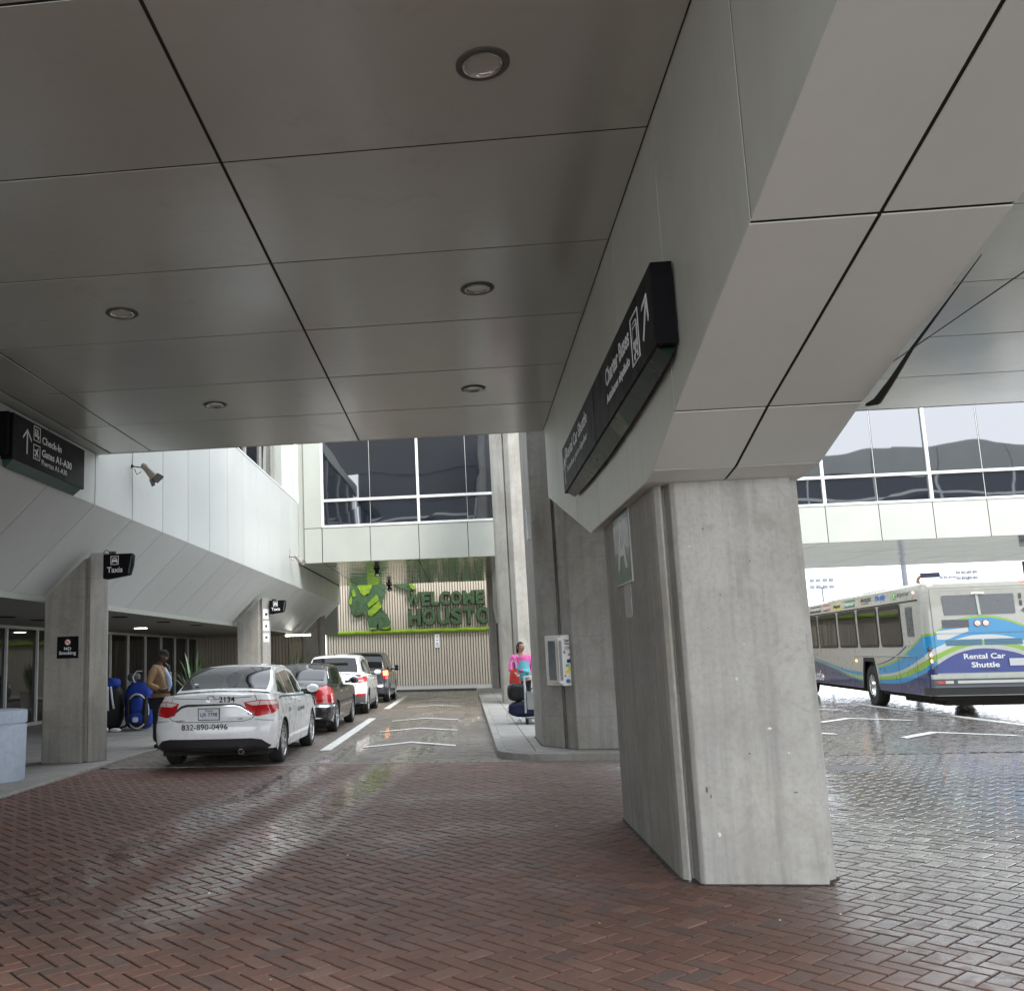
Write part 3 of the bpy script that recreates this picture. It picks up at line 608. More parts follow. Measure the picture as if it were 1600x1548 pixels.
# ---------------------------------------------------------------- concrete columns
def colplan(x0,x1,y0,y1,ch,gr=.035):
    """front face towards -Y, left/right chamfers ch deep, a groove in each chamfer"""
    c=ch
    L=[(x0,y1),(x0,y0+c),(x0+c*.40,y0+c*.55),(x0+c*.5,y0+c*.62),(x0+c*.62,y0+c*.48),(x0+c*.66,y0+c*.12),(x0+c*.9,y0),]
    Rr=[(x0+x1-p[0],p[1]) for p in L][::-1]
    return L+Rr
def column(label,x0,x1,y0,y1,ch,z0,z1,mat,plan=None,group=None,top=None):
    b=MB(); pl=plan or colplan(x0,x1,y0,y1,ch)
    if top is None: b.prism(pl,2,z0,z1,mat)
    else:
        n=len(pl); vs=[(p[0],p[1],z0) for p in pl]+[(p[0],p[1],top(p[0])) for p in pl]
        b.add(vs,[tuple(range(n)),tuple(range(n,2*n))[::-1]]+[(i,i+n,(i+1)%n+n,(i+1)%n) for i in range(n)],mat)
    o=b.build('concrete_column',bevel=.009,seg=2); tag(o,label,'column',group or 'concrete columns'); return o
near=[(1.42,9.54),(1.42,7.13),(1.43,7.07),(1.462,7.03),(1.478,7.035),(1.49,7.10),(1.507,7.10),(1.513,7.03),(1.516,6.955),(1.545,6.925),(2.325,6.90),(2.345,6.915),(2.35,7.0),(2.37,7.01),(2.44,7.06),(2.44,9.54)]
ncol=column('massive near column standing in the red paving under the haunched beam',0,0,0,0,0,-.05,2.80,'concrete_near',plan=near)
def bigplan(x,y,d=1.8,w_=1.42):
    L=[(x,y+d),(x,y-.02),(x+.02,y-.05),(x+.30,y-.37),(x+.315,y-.30),(x+.34,y-.30),(x+.35,y-.42),(x+.46,y-.62),(x+.48,y-.64)]
    return L+[(2*x+w_-p[0],p[1]) for p in L][::-1]
column('tall column on the tip of the right island carrying the white cabinet',0,0,0,0,0,.1,13,'concrete_col',plan=bigplan(1.16,15.62,1.8,2.0))
column('tall pale column behind the woman, second on the right island',0,0,0,0,0,.1,10.8,'concrete_near',plan=bigplan(1.08,28.98))
column('farthest column on the right island, under the bridge soffit',0,0,0,0,0,.1,4.949,'concrete_dark',plan=bigplan(1.09,42.5,1.0))
def stop(x):   # top follows the sloping soffit of the wing
    return min(3.50,2.60+(x+7.12)*.94) 
def lplan(x,y,d=.42):
    return [(x,y+d),(x,y+.05),(x+.03,y),(x+.68,y),(x+.70,y+.03),(x+.725,y+.10),(x+.755,y+.10),(x+.785,y+.04),(x+.80,y+.045),(x+.97,y+.36),(x+.97,y+d)]
column('left pavement column bearing the no smoking notice',0,0,0,0,0,.0,3.5,'concrete_dark',plan=lplan(-7.0,15.28),top=stop)
column('middle column on the left pavement behind the white sedan',0,0,0,0,0,.0,3.5,'concrete_col',plan=lplan(-6.93,28.6),top=stop)
column('far left column bearing the taxi line notice',0,0,0,0,0,.0,3.5,'concrete_dark',plan=lplan(-7.05,41.1,.41),top=stop)
b=MB(); b.slab=None
slab(rrect(-.16,.18,0,.30,.05),lambda u,v,d:(1.42-d,8.43-u,1.86+v),.004,'patch_grey',b); o=b.build('mortar_patch'); tag(o,'smooth grey mortar patch below the green letter sign','mortar patch')

# ---------------------------------------------------------------- recessed lights
lab={0:'recessed ceiling light nearest the camera above the centre lane',1:'recessed ceiling light second in the row beside the beam',2:'recessed ceiling light third in the row beside the beam, near the black sign',3:'recessed ceiling light in the left row, the nearer one',4:'recessed ceiling light in the left row, the farther one'}
def downlight(label,loc,r=.155):
    t=thing('recessed_light',label,'ceiling light',loc,group='recessed ceiling lights')
    MB().lathe([(r,.02),(r,-.008),(r-.006,-.012),(r*.80,-.010),(r*.78,.02)],n=40,m='tarnish_shade').build('outer_ring',t,smooth=True)
    MB().lathe([(r*.77,.012),(r*.75,-.014),(r*.70,-.016),(r*.64,-.010),(r*.60,.004)],n=40,m='alu_light').build('trim_ring',t,smooth=True)
    MB().lathe([(r*.60,.004),(r*.56,.019),(.001,.0195)],n=40,m='reflector').build('reflector',t,smooth=True)
    return t
DL=None
for i,(x,y) in enumerate(((.25,5.06),(.26,8.47),(.25,11.84),(-3.16,8.48),(-3.15,11.9))):
    if DL is None: DL=downlight(lab[i],(x,y,CZ-.002))
    else:
        c=copy_tree(DL); c.location=(x,y,CZ-.002); c['label']=lab[i]
# lower soffit fittings
fl=['dark round fitting in the low soffit left of the no smoking column, the outer one','dark round fitting in the low soffit touching the no smoking column edge','dark round fitting in the low soffit just right of the first taxi sign column','dark round fitting in the low soffit, second right of the first taxi sign column','dark round fitting in the low soffit, third right of the first taxi sign column','lit round lamp in the low soffit above the luggage']
for i,(x,y) in enumerate(((-9.9,19.8),(-10.0,21.6),(-7.95,21.4),(-8.0,24.8),(-7.9,27.6),(-9.95,28.6))):
    b=MB(); b.lathe([(.001,.0),(.16,.0),(.17,-.012),(.19,-.012),(.19,.0)],(x,y,2.695),n=24,m='lamp_glow' if i==5 else 'seam_dark')
    tag(b.build('soffit_light'),fl[i],'ceiling light','round fittings in the low soffit')
b=MB(); b.tube([(-7.4,39.1,2.60),(-6.35,39.1,2.60)],.03,'lamp_glow'); b.box(-7.42,-6.33,39.05,39.15,2.635,2.70,'frame_white'); tag(b.build('tube_light'),'glowing tube light under the low soffit beside the far left column','tube light')

# grime gathered along the foot of the columns
b=MB(); random.seed(31)
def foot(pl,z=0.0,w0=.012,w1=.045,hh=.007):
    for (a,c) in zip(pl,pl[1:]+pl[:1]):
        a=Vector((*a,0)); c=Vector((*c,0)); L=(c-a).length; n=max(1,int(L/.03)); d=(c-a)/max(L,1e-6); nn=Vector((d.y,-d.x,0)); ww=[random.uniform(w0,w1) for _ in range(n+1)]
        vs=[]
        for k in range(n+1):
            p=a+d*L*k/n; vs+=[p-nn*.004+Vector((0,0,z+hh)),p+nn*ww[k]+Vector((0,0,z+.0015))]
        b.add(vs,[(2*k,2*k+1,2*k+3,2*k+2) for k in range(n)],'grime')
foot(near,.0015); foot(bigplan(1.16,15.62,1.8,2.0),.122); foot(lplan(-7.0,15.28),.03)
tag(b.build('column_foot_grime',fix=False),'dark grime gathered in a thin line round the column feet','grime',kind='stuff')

# chips, pits and scuffs on the near column face
random.seed(77)
def blot(x,z,rx_,rz_,m,nm,n=11):
    pts=[(x+rx_*math.cos(2*PI*i/n)*random.uniform(.55,1.15),z+rz_*math.sin(2*PI*i/n)*random.uniform(.55,1.15)) for i in range(n)]
    b=MB(); yf=lambda u:6.925-.025*(u-1.545)/.78
    slab(pts,lambda u,v,d:(u,yf(u)-.0006-d,v),.0008,m,b); b.build(nm,ncol)
for x,z,a,c_ in ((1.86,1.365,.012,.012),(2.05,1.025,.016,.010),(1.93,1.60,.006,.006),(2.16,.86,.010,.007),(1.62,2.30,.005,.009),(1.66,.33,.012,.02)): blot(x,z,a,c_,'patch_grey','chip')
for x,z,a,c_ in ((1.60,.62,.010,.022),(1.625,.58,.006,.018),(1.90,.86,.007,.008),(2.02,2.18,.006,.006),(1.72,2.42,.005,.009),(1.80,1.95,.004,.009),(2.18,.60,.014,.006),(1.70,1.72,.004,.004)): blot(x,z,a,c_,'tarnish_shade','pit')
# ================================================================ SIGNS
def frame2(parent,name,x0,x1,y0,y1,t,fn,mat,d0=.001,d1=.004):
    """rectangular outline on a surface fn(u,v,d)"""
    b=MB()
    for (a,bb,c,dd) in ((x0,x1,y1-t,y1),(x0,x1,y0,y0+t),(x0,x0+t,y0+t,y1-t),(x1-t,x1,y0+t,y1-t)):
        slab([(a,c),(bb,c),(bb,dd),(a,dd)],lambda u,v,d:fn(u,v,d+d0),d1,mat,b)
    return b
def carpict(b,fn,cx,cy,s,mat):
    pts=[(-.42,-.1),(-.42,-.34),(-.25,-.34),(-.2,-.22),(.2,-.22),(.25,-.34),(.42,-.34),(.42,-.1),(.34,.06),(.26,.3),(.12,.38),(-.12,.38),(-.26,.3),(-.34,.06)]
    slab([(cx+p[0]*s,cy+p[1]*s) for p in pts],fn,.003,mat,b)
    slab([(cx+p[0]*s,cy+p[1]*s) for p in [(-.2,.1),(.2,.1),(.15,.24),(-.15,.24)]],lambda u,v,d:fn(u,v,d+.003),.002,'sign_black',b)
# --- overhead sign on the beam (faces the left lane, -X)
sg=thing('direction_sign','long black overhead sign for charter buses mounted on the beam side','sign',(1.33,8.1,3.6))
XS1=1.20
def S(o): o.parent=sg; o.matrix_parent_inverse=Matrix.Translation((-1.33,-8.1,-3.6)); return o
b=MB(); b.box(XS1,1.325,5.53,8.155,3.36,3.87,'sign_black'); b.box(XS1,1.325,8.175,10.80,3.36,3.87,'sign_black'); b.box(XS1+.02,1.32,8.155,8.175,3.38,3.85,'seam_dark'); S(b.build('sign_box',bevel=.004))
b=MB(); n=24
for i in range(n):
    y0=5.60+(10.72-5.60)*i/n; y1=5.60+(10.72-5.60)*(i+1)/n
    def dz(y): return .035+.09*math.sin(PI*(y-5.3)/5.7)**.8
    if abs((y0+y1)/2-8.165)<.02: continue
    b.add([(XS1+.02,y0,3.358),(XS1+.02,y1,3.358),(1.30,y1,3.358-dz(y1)),(1.30,y0,3.358-dz(y0)),(1.325,y1,3.358),(1.325,y0,3.358)],[(0,1,2,3),(3,2,4,5),(0,3,5),(1,4,2),(0,5,4,1)],'sign_green')
S(b.build('green_underside',smooth=True))
fX=lambda y0,z0:(lambda u,v,d:(XS1-d,y0-u,z0+v))       # u grows towards the camera (-Y), reads left-to-right for a viewer on the left
S(text('lettering','Charter Buses',(XS1-.001,7.42,3.63),(0,-1,0),(0,0,1),'sign_white',None,w=1.07,h=.14,bold=.02))
S(text('lettering','Autobuses alquilado',(XS1-.001,7.42,3.475),(0,-1,0),(0,0,1),'sign_white',None,w=1.04,h=.095,bold=.01))
b=frame2(None,'',0,.27,0,.33,.012,fX(6.27,3.44),'sign_white')
fn=fX(6.27,3.44)
slab(rrect(.06,.21,.06,.28,.03),lambda u,v,d:fn(u,v,d),.003,'sign_white',b)
slab(rrect(.08,.19,.15,.235,.01),lambda u,v,d:fn(u,v,d+.003),.002,'sign_black',b)
slab(rrect(.08,.19,.25,.265,.005),lambda u,v,d:fn(u,v,d+.003),.002,'sign_black',b)
for cx in(.085,.185): slab(circ(cx,.085,.018,10),lambda u,v,d:fn(u,v,d+.003),.002,'sign_black',b); slab([(cx-.015,.03),(cx+.015,.03),(cx+.015,.06),(cx-.015,.06)],fn,.003,'sign_white',b)
S(b.build('bus_pictogram'))
def arrow(fn,cx,cy,ang,L,t,mat):
    b=MB(); ca,sa=math.cos(R(ang)),math.sin(R(ang))
    def r(p): return (cx+p[0]*ca-p[1]*sa,cy+p[0]*sa+p[1]*ca)
    slab([r(p) for p in [(-L/2,-t/2),(L/2-t*.9,-t/2),(L/2-t*.9,t/2),(-L/2,t/2)]],fn,.003,mat,b)
    h=L*.36
    for s in(1,-1):
        slab([r(p) for p in [(L/2,0),(L/2-h,s*h),(L/2-h-t*1.1,s*h),(L/2-t*1.3,0)]][::s],lambda u,v,d:fn(u,v,d+.0007*(s+1)),.003,mat,b)
    return b
S(arrow(fX(5.92,3.46),.13,.16,55,.30,.032,'sign_white').build('arrow'))
S(text('lettering','Rental Car Shuttle',(XS1-.001,10.38,3.66),(0,-1,0),(0,0,1),'sign_white',None,w=1.75,h=.13,bold=.015))
S(text('lettering','Autobus para alquiler',(XS1-.001,10.38,3.50),(0,-1,0),(0,0,1),'sign_white',None,w=1.7,h=.09))
S(arrow(fX(10.72,3.45),.12,.14,90,.30,.03,'sign_white').build('arrow'))
b=frame2(None,'',0,.14,0,.14,.01,fX(10.5,3.66),'sign_white'); carpict(b,fX(10.5,3.66),.07,.07,.11,'sign_white'); S(b.build('car_pictogram'))
# --- check-in sign on the wing fascia (faces +X)
ck=thing('direction_sign','black check-in and gates sign with green lower edge on left fascia','sign',(-5.7,12.3,4.45))
def K(o): o.parent=ck; o.matrix_parent_inverse=Matrix.Translation((5.7,-12.3,-4.45)); return o
XK=-5.58
b=MB(); b.box(-5.735,XK,11.18,13.47,4.20,4.80,'sign_black'); b.box(-5.735,XK-.03,11.1,11.18,4.24,4.80,'sign_black'); K(b.build('sign_box',bevel=.005))
b=MB(); b.add([(XK-.01,11.22,4.198),(XK-.01,13.40,4.198),(-5.70,13.36,4.09),(-5.70,11.22,4.09),(-5.735,11.22,4.198),(-5.735,13.4,4.198)],[(0,1,2,3),(3,2,5,4),(0,3,4),(1,5,2),(0,4,5,1)],'dark_green'); K(b.build('green_underside'))
fK=lambda y0,z0:(lambda u,v,d:(XK+d,y0+u,z0+v))
def TK(s,y,z,w_,h_,bo=.02): K(text('lettering',s,(XK+.001,y,z),(0,1,0),(0,0,1),'sign_white',None,w=w_,h=h_,bold=bo))
TK('Check-In',12.02,4.575,.62,.105); TK('Gates A1-A30',12.02,4.40,.98,.105); TK('Puertas A1-A30',12.02,4.285,.82,.075,.006)
K(arrow(fK(11.48,4.36),.1,.15,90,.34,.03,'sign_white').build('arrow'))
b=frame2(None,'',0,.20,0,.20,.011,fK(11.76,4.57),'sign_white'); fn=fK(11.76,4.57)
for cx in(.06,.12): slab(circ(cx,.15,.017,10),fn,.003,'sign_white',b); slab([(cx-.02,.085),(cx+.02,.085),(cx+.015,.13),(cx-.015,.13)],fn,.003,'sign_white',b)
slab([(.03,.06),(.17,.06),(.17,.08),(.03,.08)],fn,.003,'sign_white',b); slab([(.12,.03),(.15,.03),(.15,.06),(.12,.06)],fn,.003,'sign_white',b)
K(b.build('counter_pictogram'))
b=frame2(None,'',0,.20,0,.20,.011,fK(11.76,4.32),'sign_white'); fn=fK(11.76,4.32)
pl=[(.10,.18),(.115,.15),(.115,.12),(.175,.085),(.175,.068),(.115,.09),(.11,.05),(.13,.032),(.13,.022),(.10,.032),(.07,.022),(.07,.032),(.09,.05),(.085,.09),(.025,.068),(.025,.085),(.085,.12),(.085,.15)]
a_=R(-35); pl=[(.10+(p[0]-.1)*math.cos(a_)-(p[1]-.1)*math.sin(a_),.10+(p[0]-.1)*math.sin(a_)+(p[1]-.1)*math.cos(a_)) for p in pl]
slab(pl,fn,.003,'sign_white',b); K(b.build('plane_pictogram'))
# --- hanging taxi signs (face -Y)
def taxisign(label,loc):
    t=thing('taxi_sign',label,'sign',loc,group='black taxi signs')
    pr=[(0,0),(0,-.41),(.06,-.425),(.40,-.375),(.465,-.36),(.51,-.20),(.525,-.03),(.50,0)]
    b=MB(); b.prism([(p[0],p[1]) for p in pr],1,-.05,.05,'sign_black'); b.build('sign_box',t,bevel=.006)
    b=MB(); slab([(.43,-.34),(.46,-.34),(.515,-.03),(.485,-.03)],lambda u,v,d:(u,-.05-d,v),.003,'bumper_grey',b); b.build('end_light',t)
    fn=lambda u,v,d:(u,-.05-d,v)
    b=frame2(None,'',.13,.27,-.185,-.035,.011,fn,'sign_white'); carpict(b,fn,.20,-.11,.125,'sign_white'); b.build('car_pictogram',t)
    text('lettering','Taxis',(.07,-.051,-.315),(1,0,0),(0,0,1),'sign_white',t,w=.27,h=.095,bold=.018)
    b=MB(); b.box(.09,.20,-.03,.03,.0,.045,'grey_paint'); b.tube([(-.02,0,.02),(.02,0,.075),(.06,0,.06),(.10,0,.03)],.007,'seam_dark'); b.build('junction_box',t)
    return t
t1=taxisign('hanging black taxi sign on the nearest left column',(-6.01,15.42,3.44))
t2=copy_tree(t1); t2.location=(-5.95,28.85,3.42); t2['label']='small far taxi sign on the middle left column'
# --- no smoking plate
t=thing('no_smoking_sign','square black no smoking plate on the nearest left column','sign',(-6.56,15.275,1.90))
b=MB(); b.box(-.185,.185,-.008,0,-.18,.18,'sign_black'); b.build('plate',t,bevel=.002)
b=MB(); fn=lambda u,v,d:(u,-.008-d,v)
slab(circ(0,.085,.052,24),fn,.002,'sign_white',b); f2=lambda u,v,d:(u,-.010-d,v)
slab([(-.03,.078),(.018,.078),(.018,.092),(-.03,.092)],f2,.001,'sign_black',b)
slab([(-.036,.118),(-.028,.126),(.038,.052),(.030,.044)],lambda u,v,d:(u,-.0112-d,v),.001,'smoke_red',b); b.build('symbol',t)
ring=MB(); ring.lathe([(.052,-.0105),(.045,-.0135),(.041,-.0105)],(0,0,.085),axis=1,n=28,m='smoke_red'); ring.build('red_ring',t)
text('lettering','NO',(0,-.009,-.045),(1,0,0),(0,0,1),'sign_white',t,w=.12,h=.052,bold=.015,align='C')
text('lettering','Smoking',(0,-.009,-.135),(1,0,0),(0,0,1),'sign_white',t,w=.29,h=.075,bold=.012,align='C')
# --- taxi line plate
t=thing('taxi_line_sign','tall black taxi line plate with down arrow on far left column','sign',(-6.62,41.29,1.98))
b=MB(); b.box(-.25,.25,-.012,0,-.36,.36,'sign_black'); b.build('plate',t)
text('lettering','TAXI',(0,-.013,.20),(1,0,0),(0,0,1),'sign_white',t,w=.28,h=.10,align='C',bold=.01)
text('lettering','LINE',(0,-.013,.04),(1,0,0),(0,0,1),'sign_white',t,w=.28,h=.10,align='C',bold=.01)
text('lettering','Starts here',(0,-.013,-.07),(1,0,0),(0,0,1),'sign_white',t,w=.38,h=.055,align='C')
arrow(lambda u,v,d:(u,-.012-d,v),0,-.22,-90,.16,.022,'sign_white').build('arrow',t)
# --- white notices under the second taxi sign
for i,(z,hh) in enumerate(((2.86,.30),(2.50,.30),(2.16,.26))):
    b=MB(); fn=lambda u,v,d:(-6.115+.475*u+.88*d,28.68+.88*u-.475*d,v)
    slab([(0,z),(.27,z),(.27,z+hh),(0,z+hh)],fn,.006,'sign_white',b); slab([(.08,z+.1),(.19,z+.1),(.19,z+.18),(.08,z+.18)],lambda u,v,d:fn(u,v,d+.006),.002,'grey_paint',b)
    tag(b.build('notice'),['top white notice under the far taxi sign','middle white notice under the far taxi sign','lowest white notice under the far taxi sign'][i],'notice','white notices under the far taxi sign')
# --- green letter A sign on the near column (faces -X)
t=thing('terminal_letter_sign','framed green sign with a tall white letter A on near column','sign',(1.418,8.47,2.48))
b=MB(); b.box(-.012,0,-.40,.40,-.33,.33,'frame_alu'); b.build('frame',t)
b=MB(); b.box(-.0145,-.0125,-.385,.385,-.315,.315,'dark_green'); b.box(-.0155,-.0146,-.385,.385,-.04,.22,'bus_smoke'); b.build('plate',t)
text('lettering','A',(-.016,.24,-.20),(0,-1,0),(0,0,1),'sign_white',t,w=.48,h=.42,bold=.01)
# --- white cabinet on the island column
t=thing('wall_cabinet','white metal cabinet with glass door and stickers on island column','cabinet',(1.41,15.08,1.46),R(27))
b=MB(); b.box(0,.19,-.12,.35,-.385,.385,'cabinet_white'); b.build('body',t,bevel=.008)
b=MB(); 
for q in ((-.30,.30,.30,.335),(-.30,.30,-.335,-.30)): b.box(-.075,-.045,-.10,.20,q[2],q[3],'cabinet_white')
for y in((-.10,-.065),(.165,.20)): b.box(-.075,-.045,y[0],y[1],-.30,.30,'cabinet_white')
b.box(-.045,0,-.08,.18,-.335,.335,'cabinet_white'); b.build('door_frame',t,bevel=.004)
b=MB()
b.add([(-.078,-.145,-.34),(0,-.125,-.36),(0,-.125,.36),(-.078,-.145,.34)],[(0,1,2,3)],'cabinet_white'); b.build('side_flange',t)
b=MB(); b.box(-.060,-.052,-.065,.165,-.30,.30,'bus_smoke'); b.build('door_glass',t)
b=MB()
for x0,x1,z0,z1 in((-.055,-.012,-.30,.30),): b.box(x0,x1,-.151,-.149,z0,z1,'bus_smoke')
b.build('glass_pane',t)
def stk(col,x0,x1,z0,z1,nm='sticker',y=-.1215): 
    b=MB(); slab(rrect(x0,x1,z0,z1,min(x1-x0,z1-z0)*.3),lambda u,v,d:(u,y-d,v),.0015,col,b); return b.build(nm,t)
text('lettering','Dont',(.05,-.121,.28),(1,0,0),(0,0,1),'sign_black',t,w=.09,h=.045,bold=.02,shear=.2); text('lettering','Who',(.05,-.121,.235),(1,0,0),(0,0,1),'sign_black',t,w=.09,h=.035,bold=.02)
text('lettering','COS',(.055,-.121,.165),(1,0,0),(0,0,1),'sign_black',t,w=.10,h=.045,bold=.01)
stk('bus_smoke',.03,.07,.10,.15); stk('sticker_blue',.09,.165,-.04,.02); stk('sticker_green',.06,.12,-.10,-.055); stk('sticker_yellow',.10,.18,-.16,-.095); stk('sticker_yellow',.05,.12,-.20,-.15)
stk('bus_smoke',.11,.15,.07,.10); stk('logo_red',.03,.06,-.25,-.22); stk('bag_black',.08,.16,-.03,.0,y=-.1235); stk('sticker_blue',.055,.12,-.345,-.285); stk('sticker_green',.13,.18,-.345,-.30)
# --- floodlights on the fascia
def flood(label,loc,s=1):
    t=thing('floodlight',label,'floodlight',loc,group='floodlights on the white fascia'); t.scale=(s,s,s)
    b=MB(); b.box(-.0,.02,-.03,.03,-.03,.03,'seam_dark'); b.tube([(.01,0,0),(.12,.02,-.02),(.2,.05,-.03)],.012,'seam_dark'); b.tube([(.01,0,.06),(.02,.0,.2),(.01,-.01,.28)],.006,'mast_grey'); b.tube([(.05,.02,-.05),(.08,.06,-.16),(.16,.10,-.10)],.008,'seam_dark'); b.build('bracket',t)
    d=Vector((.55,.45,-.70)).normalized(); c=Vector((.20,.02,.04))
    b=MB(); b.tube([c,c+d*.04,c+d*.10,c+d*.11,c+d*.15,c+d*.34],[.03,.062,.066,.058,.062,.09],'floodlight_tan',n=14); b.build('housing',t,smooth=True)
    b=MB(); b.tube([c+d*.341,c+d*.35],[.083,.083],'seam_dark',n=14); b.build('lens',t)
    side=d.cross(Vector((0,0,1))).normalized(); u2=side.cross(d); b=MB()
    for a in (side,-side,u2,-u2):
        o=a.cross(d).normalized(); p0=c+d*.33+a*.085; p1=c+d*.47+a*.13
        b.add([p0+o*.07,p0-o*.07,p1-o*.09,p1+o*.09,p0+o*.07+a*.004,p0-o*.07+a*.004,p1-o*.09+a*.004,p1+o*.09+a*.004],[(0,1,2,3),(4,5,6,7),(0,1,5,4),(2,3,7,6),(1,2,6,5),(0,3,7,4)],'tarnish_shade')
    b.build('barn_doors',t); return t
f1=flood('floodlight with barn doors on the white fascia, the nearer larger one',(-5.735,15.95,5.06),.9)
f2=copy_tree(f1); f2.location=(-5.735,31.25,5.02); f2['label']='floodlight on the white fascia, the distant one just before the bridge'
# spots under the bridge
def spot(label,loc):
    t=thing('spotlight',label,'spotlight',loc,group='spotlights under the bridge')
    b=MB(); b.lathe([(.001,0),(.12,0),(.13,-.03),(.10,-.09),(.001,-.10)],n=16,m='seam_dark'); b.build('base',t,smooth=True)
    b=MB(); b.tube([(0,0,-.08),(.02,-.10,-.20),(.03,-.2,-.27)],[.05,.09,.10],'seam_dark',n=12); b.build('head',t,smooth=True)
    b=MB(); b.ell((.03,-.21,-.28),(.07,.03,.07),'reflector'); b.build('lens',t); return t
s1=spot('spotlight hanging under the near edge of the bridge soffit',(-3.2,35.6,4.94)); s2=copy_tree(s1); s2.location=(-3.4,43.9,4.94); s2['label']='spotlight at the far edge of the bridge soffit above the moss figure'
# ================================================================ MOSS WALL
b=MB(); n=60
pts=[(-7.25+22.4*i/n,49.86,2.90+.012*math.sin(i*1.7)) for i in range(n+1)]
b.tube(pts,[.11+.008*math.sin(i*2.3) for i in range(n+1)],'moss_bright',n=10); o=b.build('moss_band',smooth=True); tag(o,'bright green moss band running along the tan wall under the letters','moss band')
def rough_up(o,amp,freq=6,sub=2,thick=None):
    bm=bmesh.new(); bm.from_mesh(o.data)
    for _ in range(sub): bmesh.ops.subdivide_edges(bm,edges=[e for e in bm.edges if e.calc_length()>.09],cuts=1,use_grid_fill=False)
    bmesh.ops.triangulate(bm,faces=bm.faces[:])
    for v in bm.verts:
        q=mnoise.noise_vector(v.co*freq); v.co+=q*amp
    bm.to_mesh(o.data); bm.free()
ml=thing('moss_lettering','dark green moss letters spelling the welcome on the tan wall','lettering',(-1,49.9,4))
def glyphs(word,x0,z0,h_,w_,bold=.045):
    # each character its own part
    cu=[]; adv=0
    import itertools
    widths={'W':1.15,'E':.74,'L':.68,'C':.86,'O':.92,'M':1.0,'H':.84,'U':.82,'S':.78,'T':.76,'N':.86,' ':.35}
    tot=sum(widths[c]+.10 for c in word)-.10; sc=w_/tot; x=x0
    for c in word:
        cw=widths[c]*sc
        if c!=' ':
            o=text('letter',c,(x,49.93,z0),(1,0,0),(0,0,1),'moss_dark',None,w=cw,h=h_,bold=bold,ext=.22)
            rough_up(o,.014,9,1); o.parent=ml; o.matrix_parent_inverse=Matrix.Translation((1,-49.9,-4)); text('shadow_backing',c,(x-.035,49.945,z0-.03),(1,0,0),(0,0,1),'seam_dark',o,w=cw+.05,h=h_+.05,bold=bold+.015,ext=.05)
        x+=cw+.10*sc
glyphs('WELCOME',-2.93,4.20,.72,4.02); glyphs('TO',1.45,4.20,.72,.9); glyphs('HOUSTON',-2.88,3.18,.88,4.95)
# relief figure in moss: suited explorer, seen from the chest down, one arm stretched out
mf=thing('moss_relief','green moss relief of a suited figure with one outstretched arm','relief',(-5,49.9,4))
def F(o): o.parent=mf; o.matrix_parent_inverse=Matrix.Translation((5,-49.9,-4)); return o
Q=lambda x,y:(-6.5+(x)/1600*7.93*1.0,0)  # unused scale helper
def wp(x,y):   # zoom-crop pixel of the wall -> metres on the wall
    px=530+x/6.4; py=900+y/6.4
    r=(rx*((px-565.717)/1480)-uy*((py-795.527)/1480)+fw); k=49.95/r.y; return (r.x*k,H+r.z*k)
def relief(name,pts,d,m,base=0.):
    b=MB(); slab([wp(*p) for p in pts],lambda u,v,dd:(u,49.945-base-dd,v),d,m,b,cuts=0); o=b.build(name); rough_up(o,.03,5,2); return F(o)
relief('body',[(120,-60),(108,150),(98,250),(112,320),(130,380),(165,412),(215,395),(245,370),(270,395),(285,440),(300,500),(312,530),(375,532),(385,470),(400,500),(420,532),(518,532),(516,470),(480,385),(430,330),(440,200),(470,165),(465,60),(470,-60)],.22,'moss_mid')
relief('chest_panel',[(185,-50),(190,110),(215,165),(255,200),(300,170),(330,110),(335,-50)],.06,'moss_bright',.22)
relief('strap',[(285,280),(375,190),(400,225),(398,245),(300,318)],.05,'moss_bright',.22)
relief('strap',[(290,355),(405,248),(428,310),(330,405),(300,395)],.05,'moss_bright',.22)
relief('glove',[(130,150),(150,130),(178,190),(165,210),(140,205)],.05,'moss_bright',.22); relief('glove',[(105,240),(125,205),(135,240),(130,285),(108,280)],.05,'moss_bright',.22)
relief('arm_patch',[(125,300),(200,240),(235,330),(215,385),(165,400),(130,370)],.03,'moss_dark',.22)
relief('boot_trim',[(312,520),(376,520),(376,532),(312,532)],.04,'moss_bright',.22); relief('boot_trim',[(430,522),(500,505),(518,478),(518,495),(505,528),(440,532)],.04,'moss_bright',.22)
relief('outstretched_arm',[(535,-10),(540,95),(600,108),(680,145),(730,150),(770,128),(750,100),(700,60),(640,20)],.2,'moss_mid'); relief('sleeve',[(690,60),(745,95),(768,128),(740,140),(712,110)],.05,'moss_bright',.2)
b=MB(); b.box(-1.56,-1.33,49.90,49.945,2.02,2.72,'sign_white'); 
for z in (2.1,2.17,2.24,2.38,2.52,2.6): b.box(-1.50,-1.39+.02*((z*50)%2),49.896,49.8995,z,z+.03,'grey_paint')
tag(b.build('wall_notice'),'small tall white notice on the tan wall below the moss band','notice')
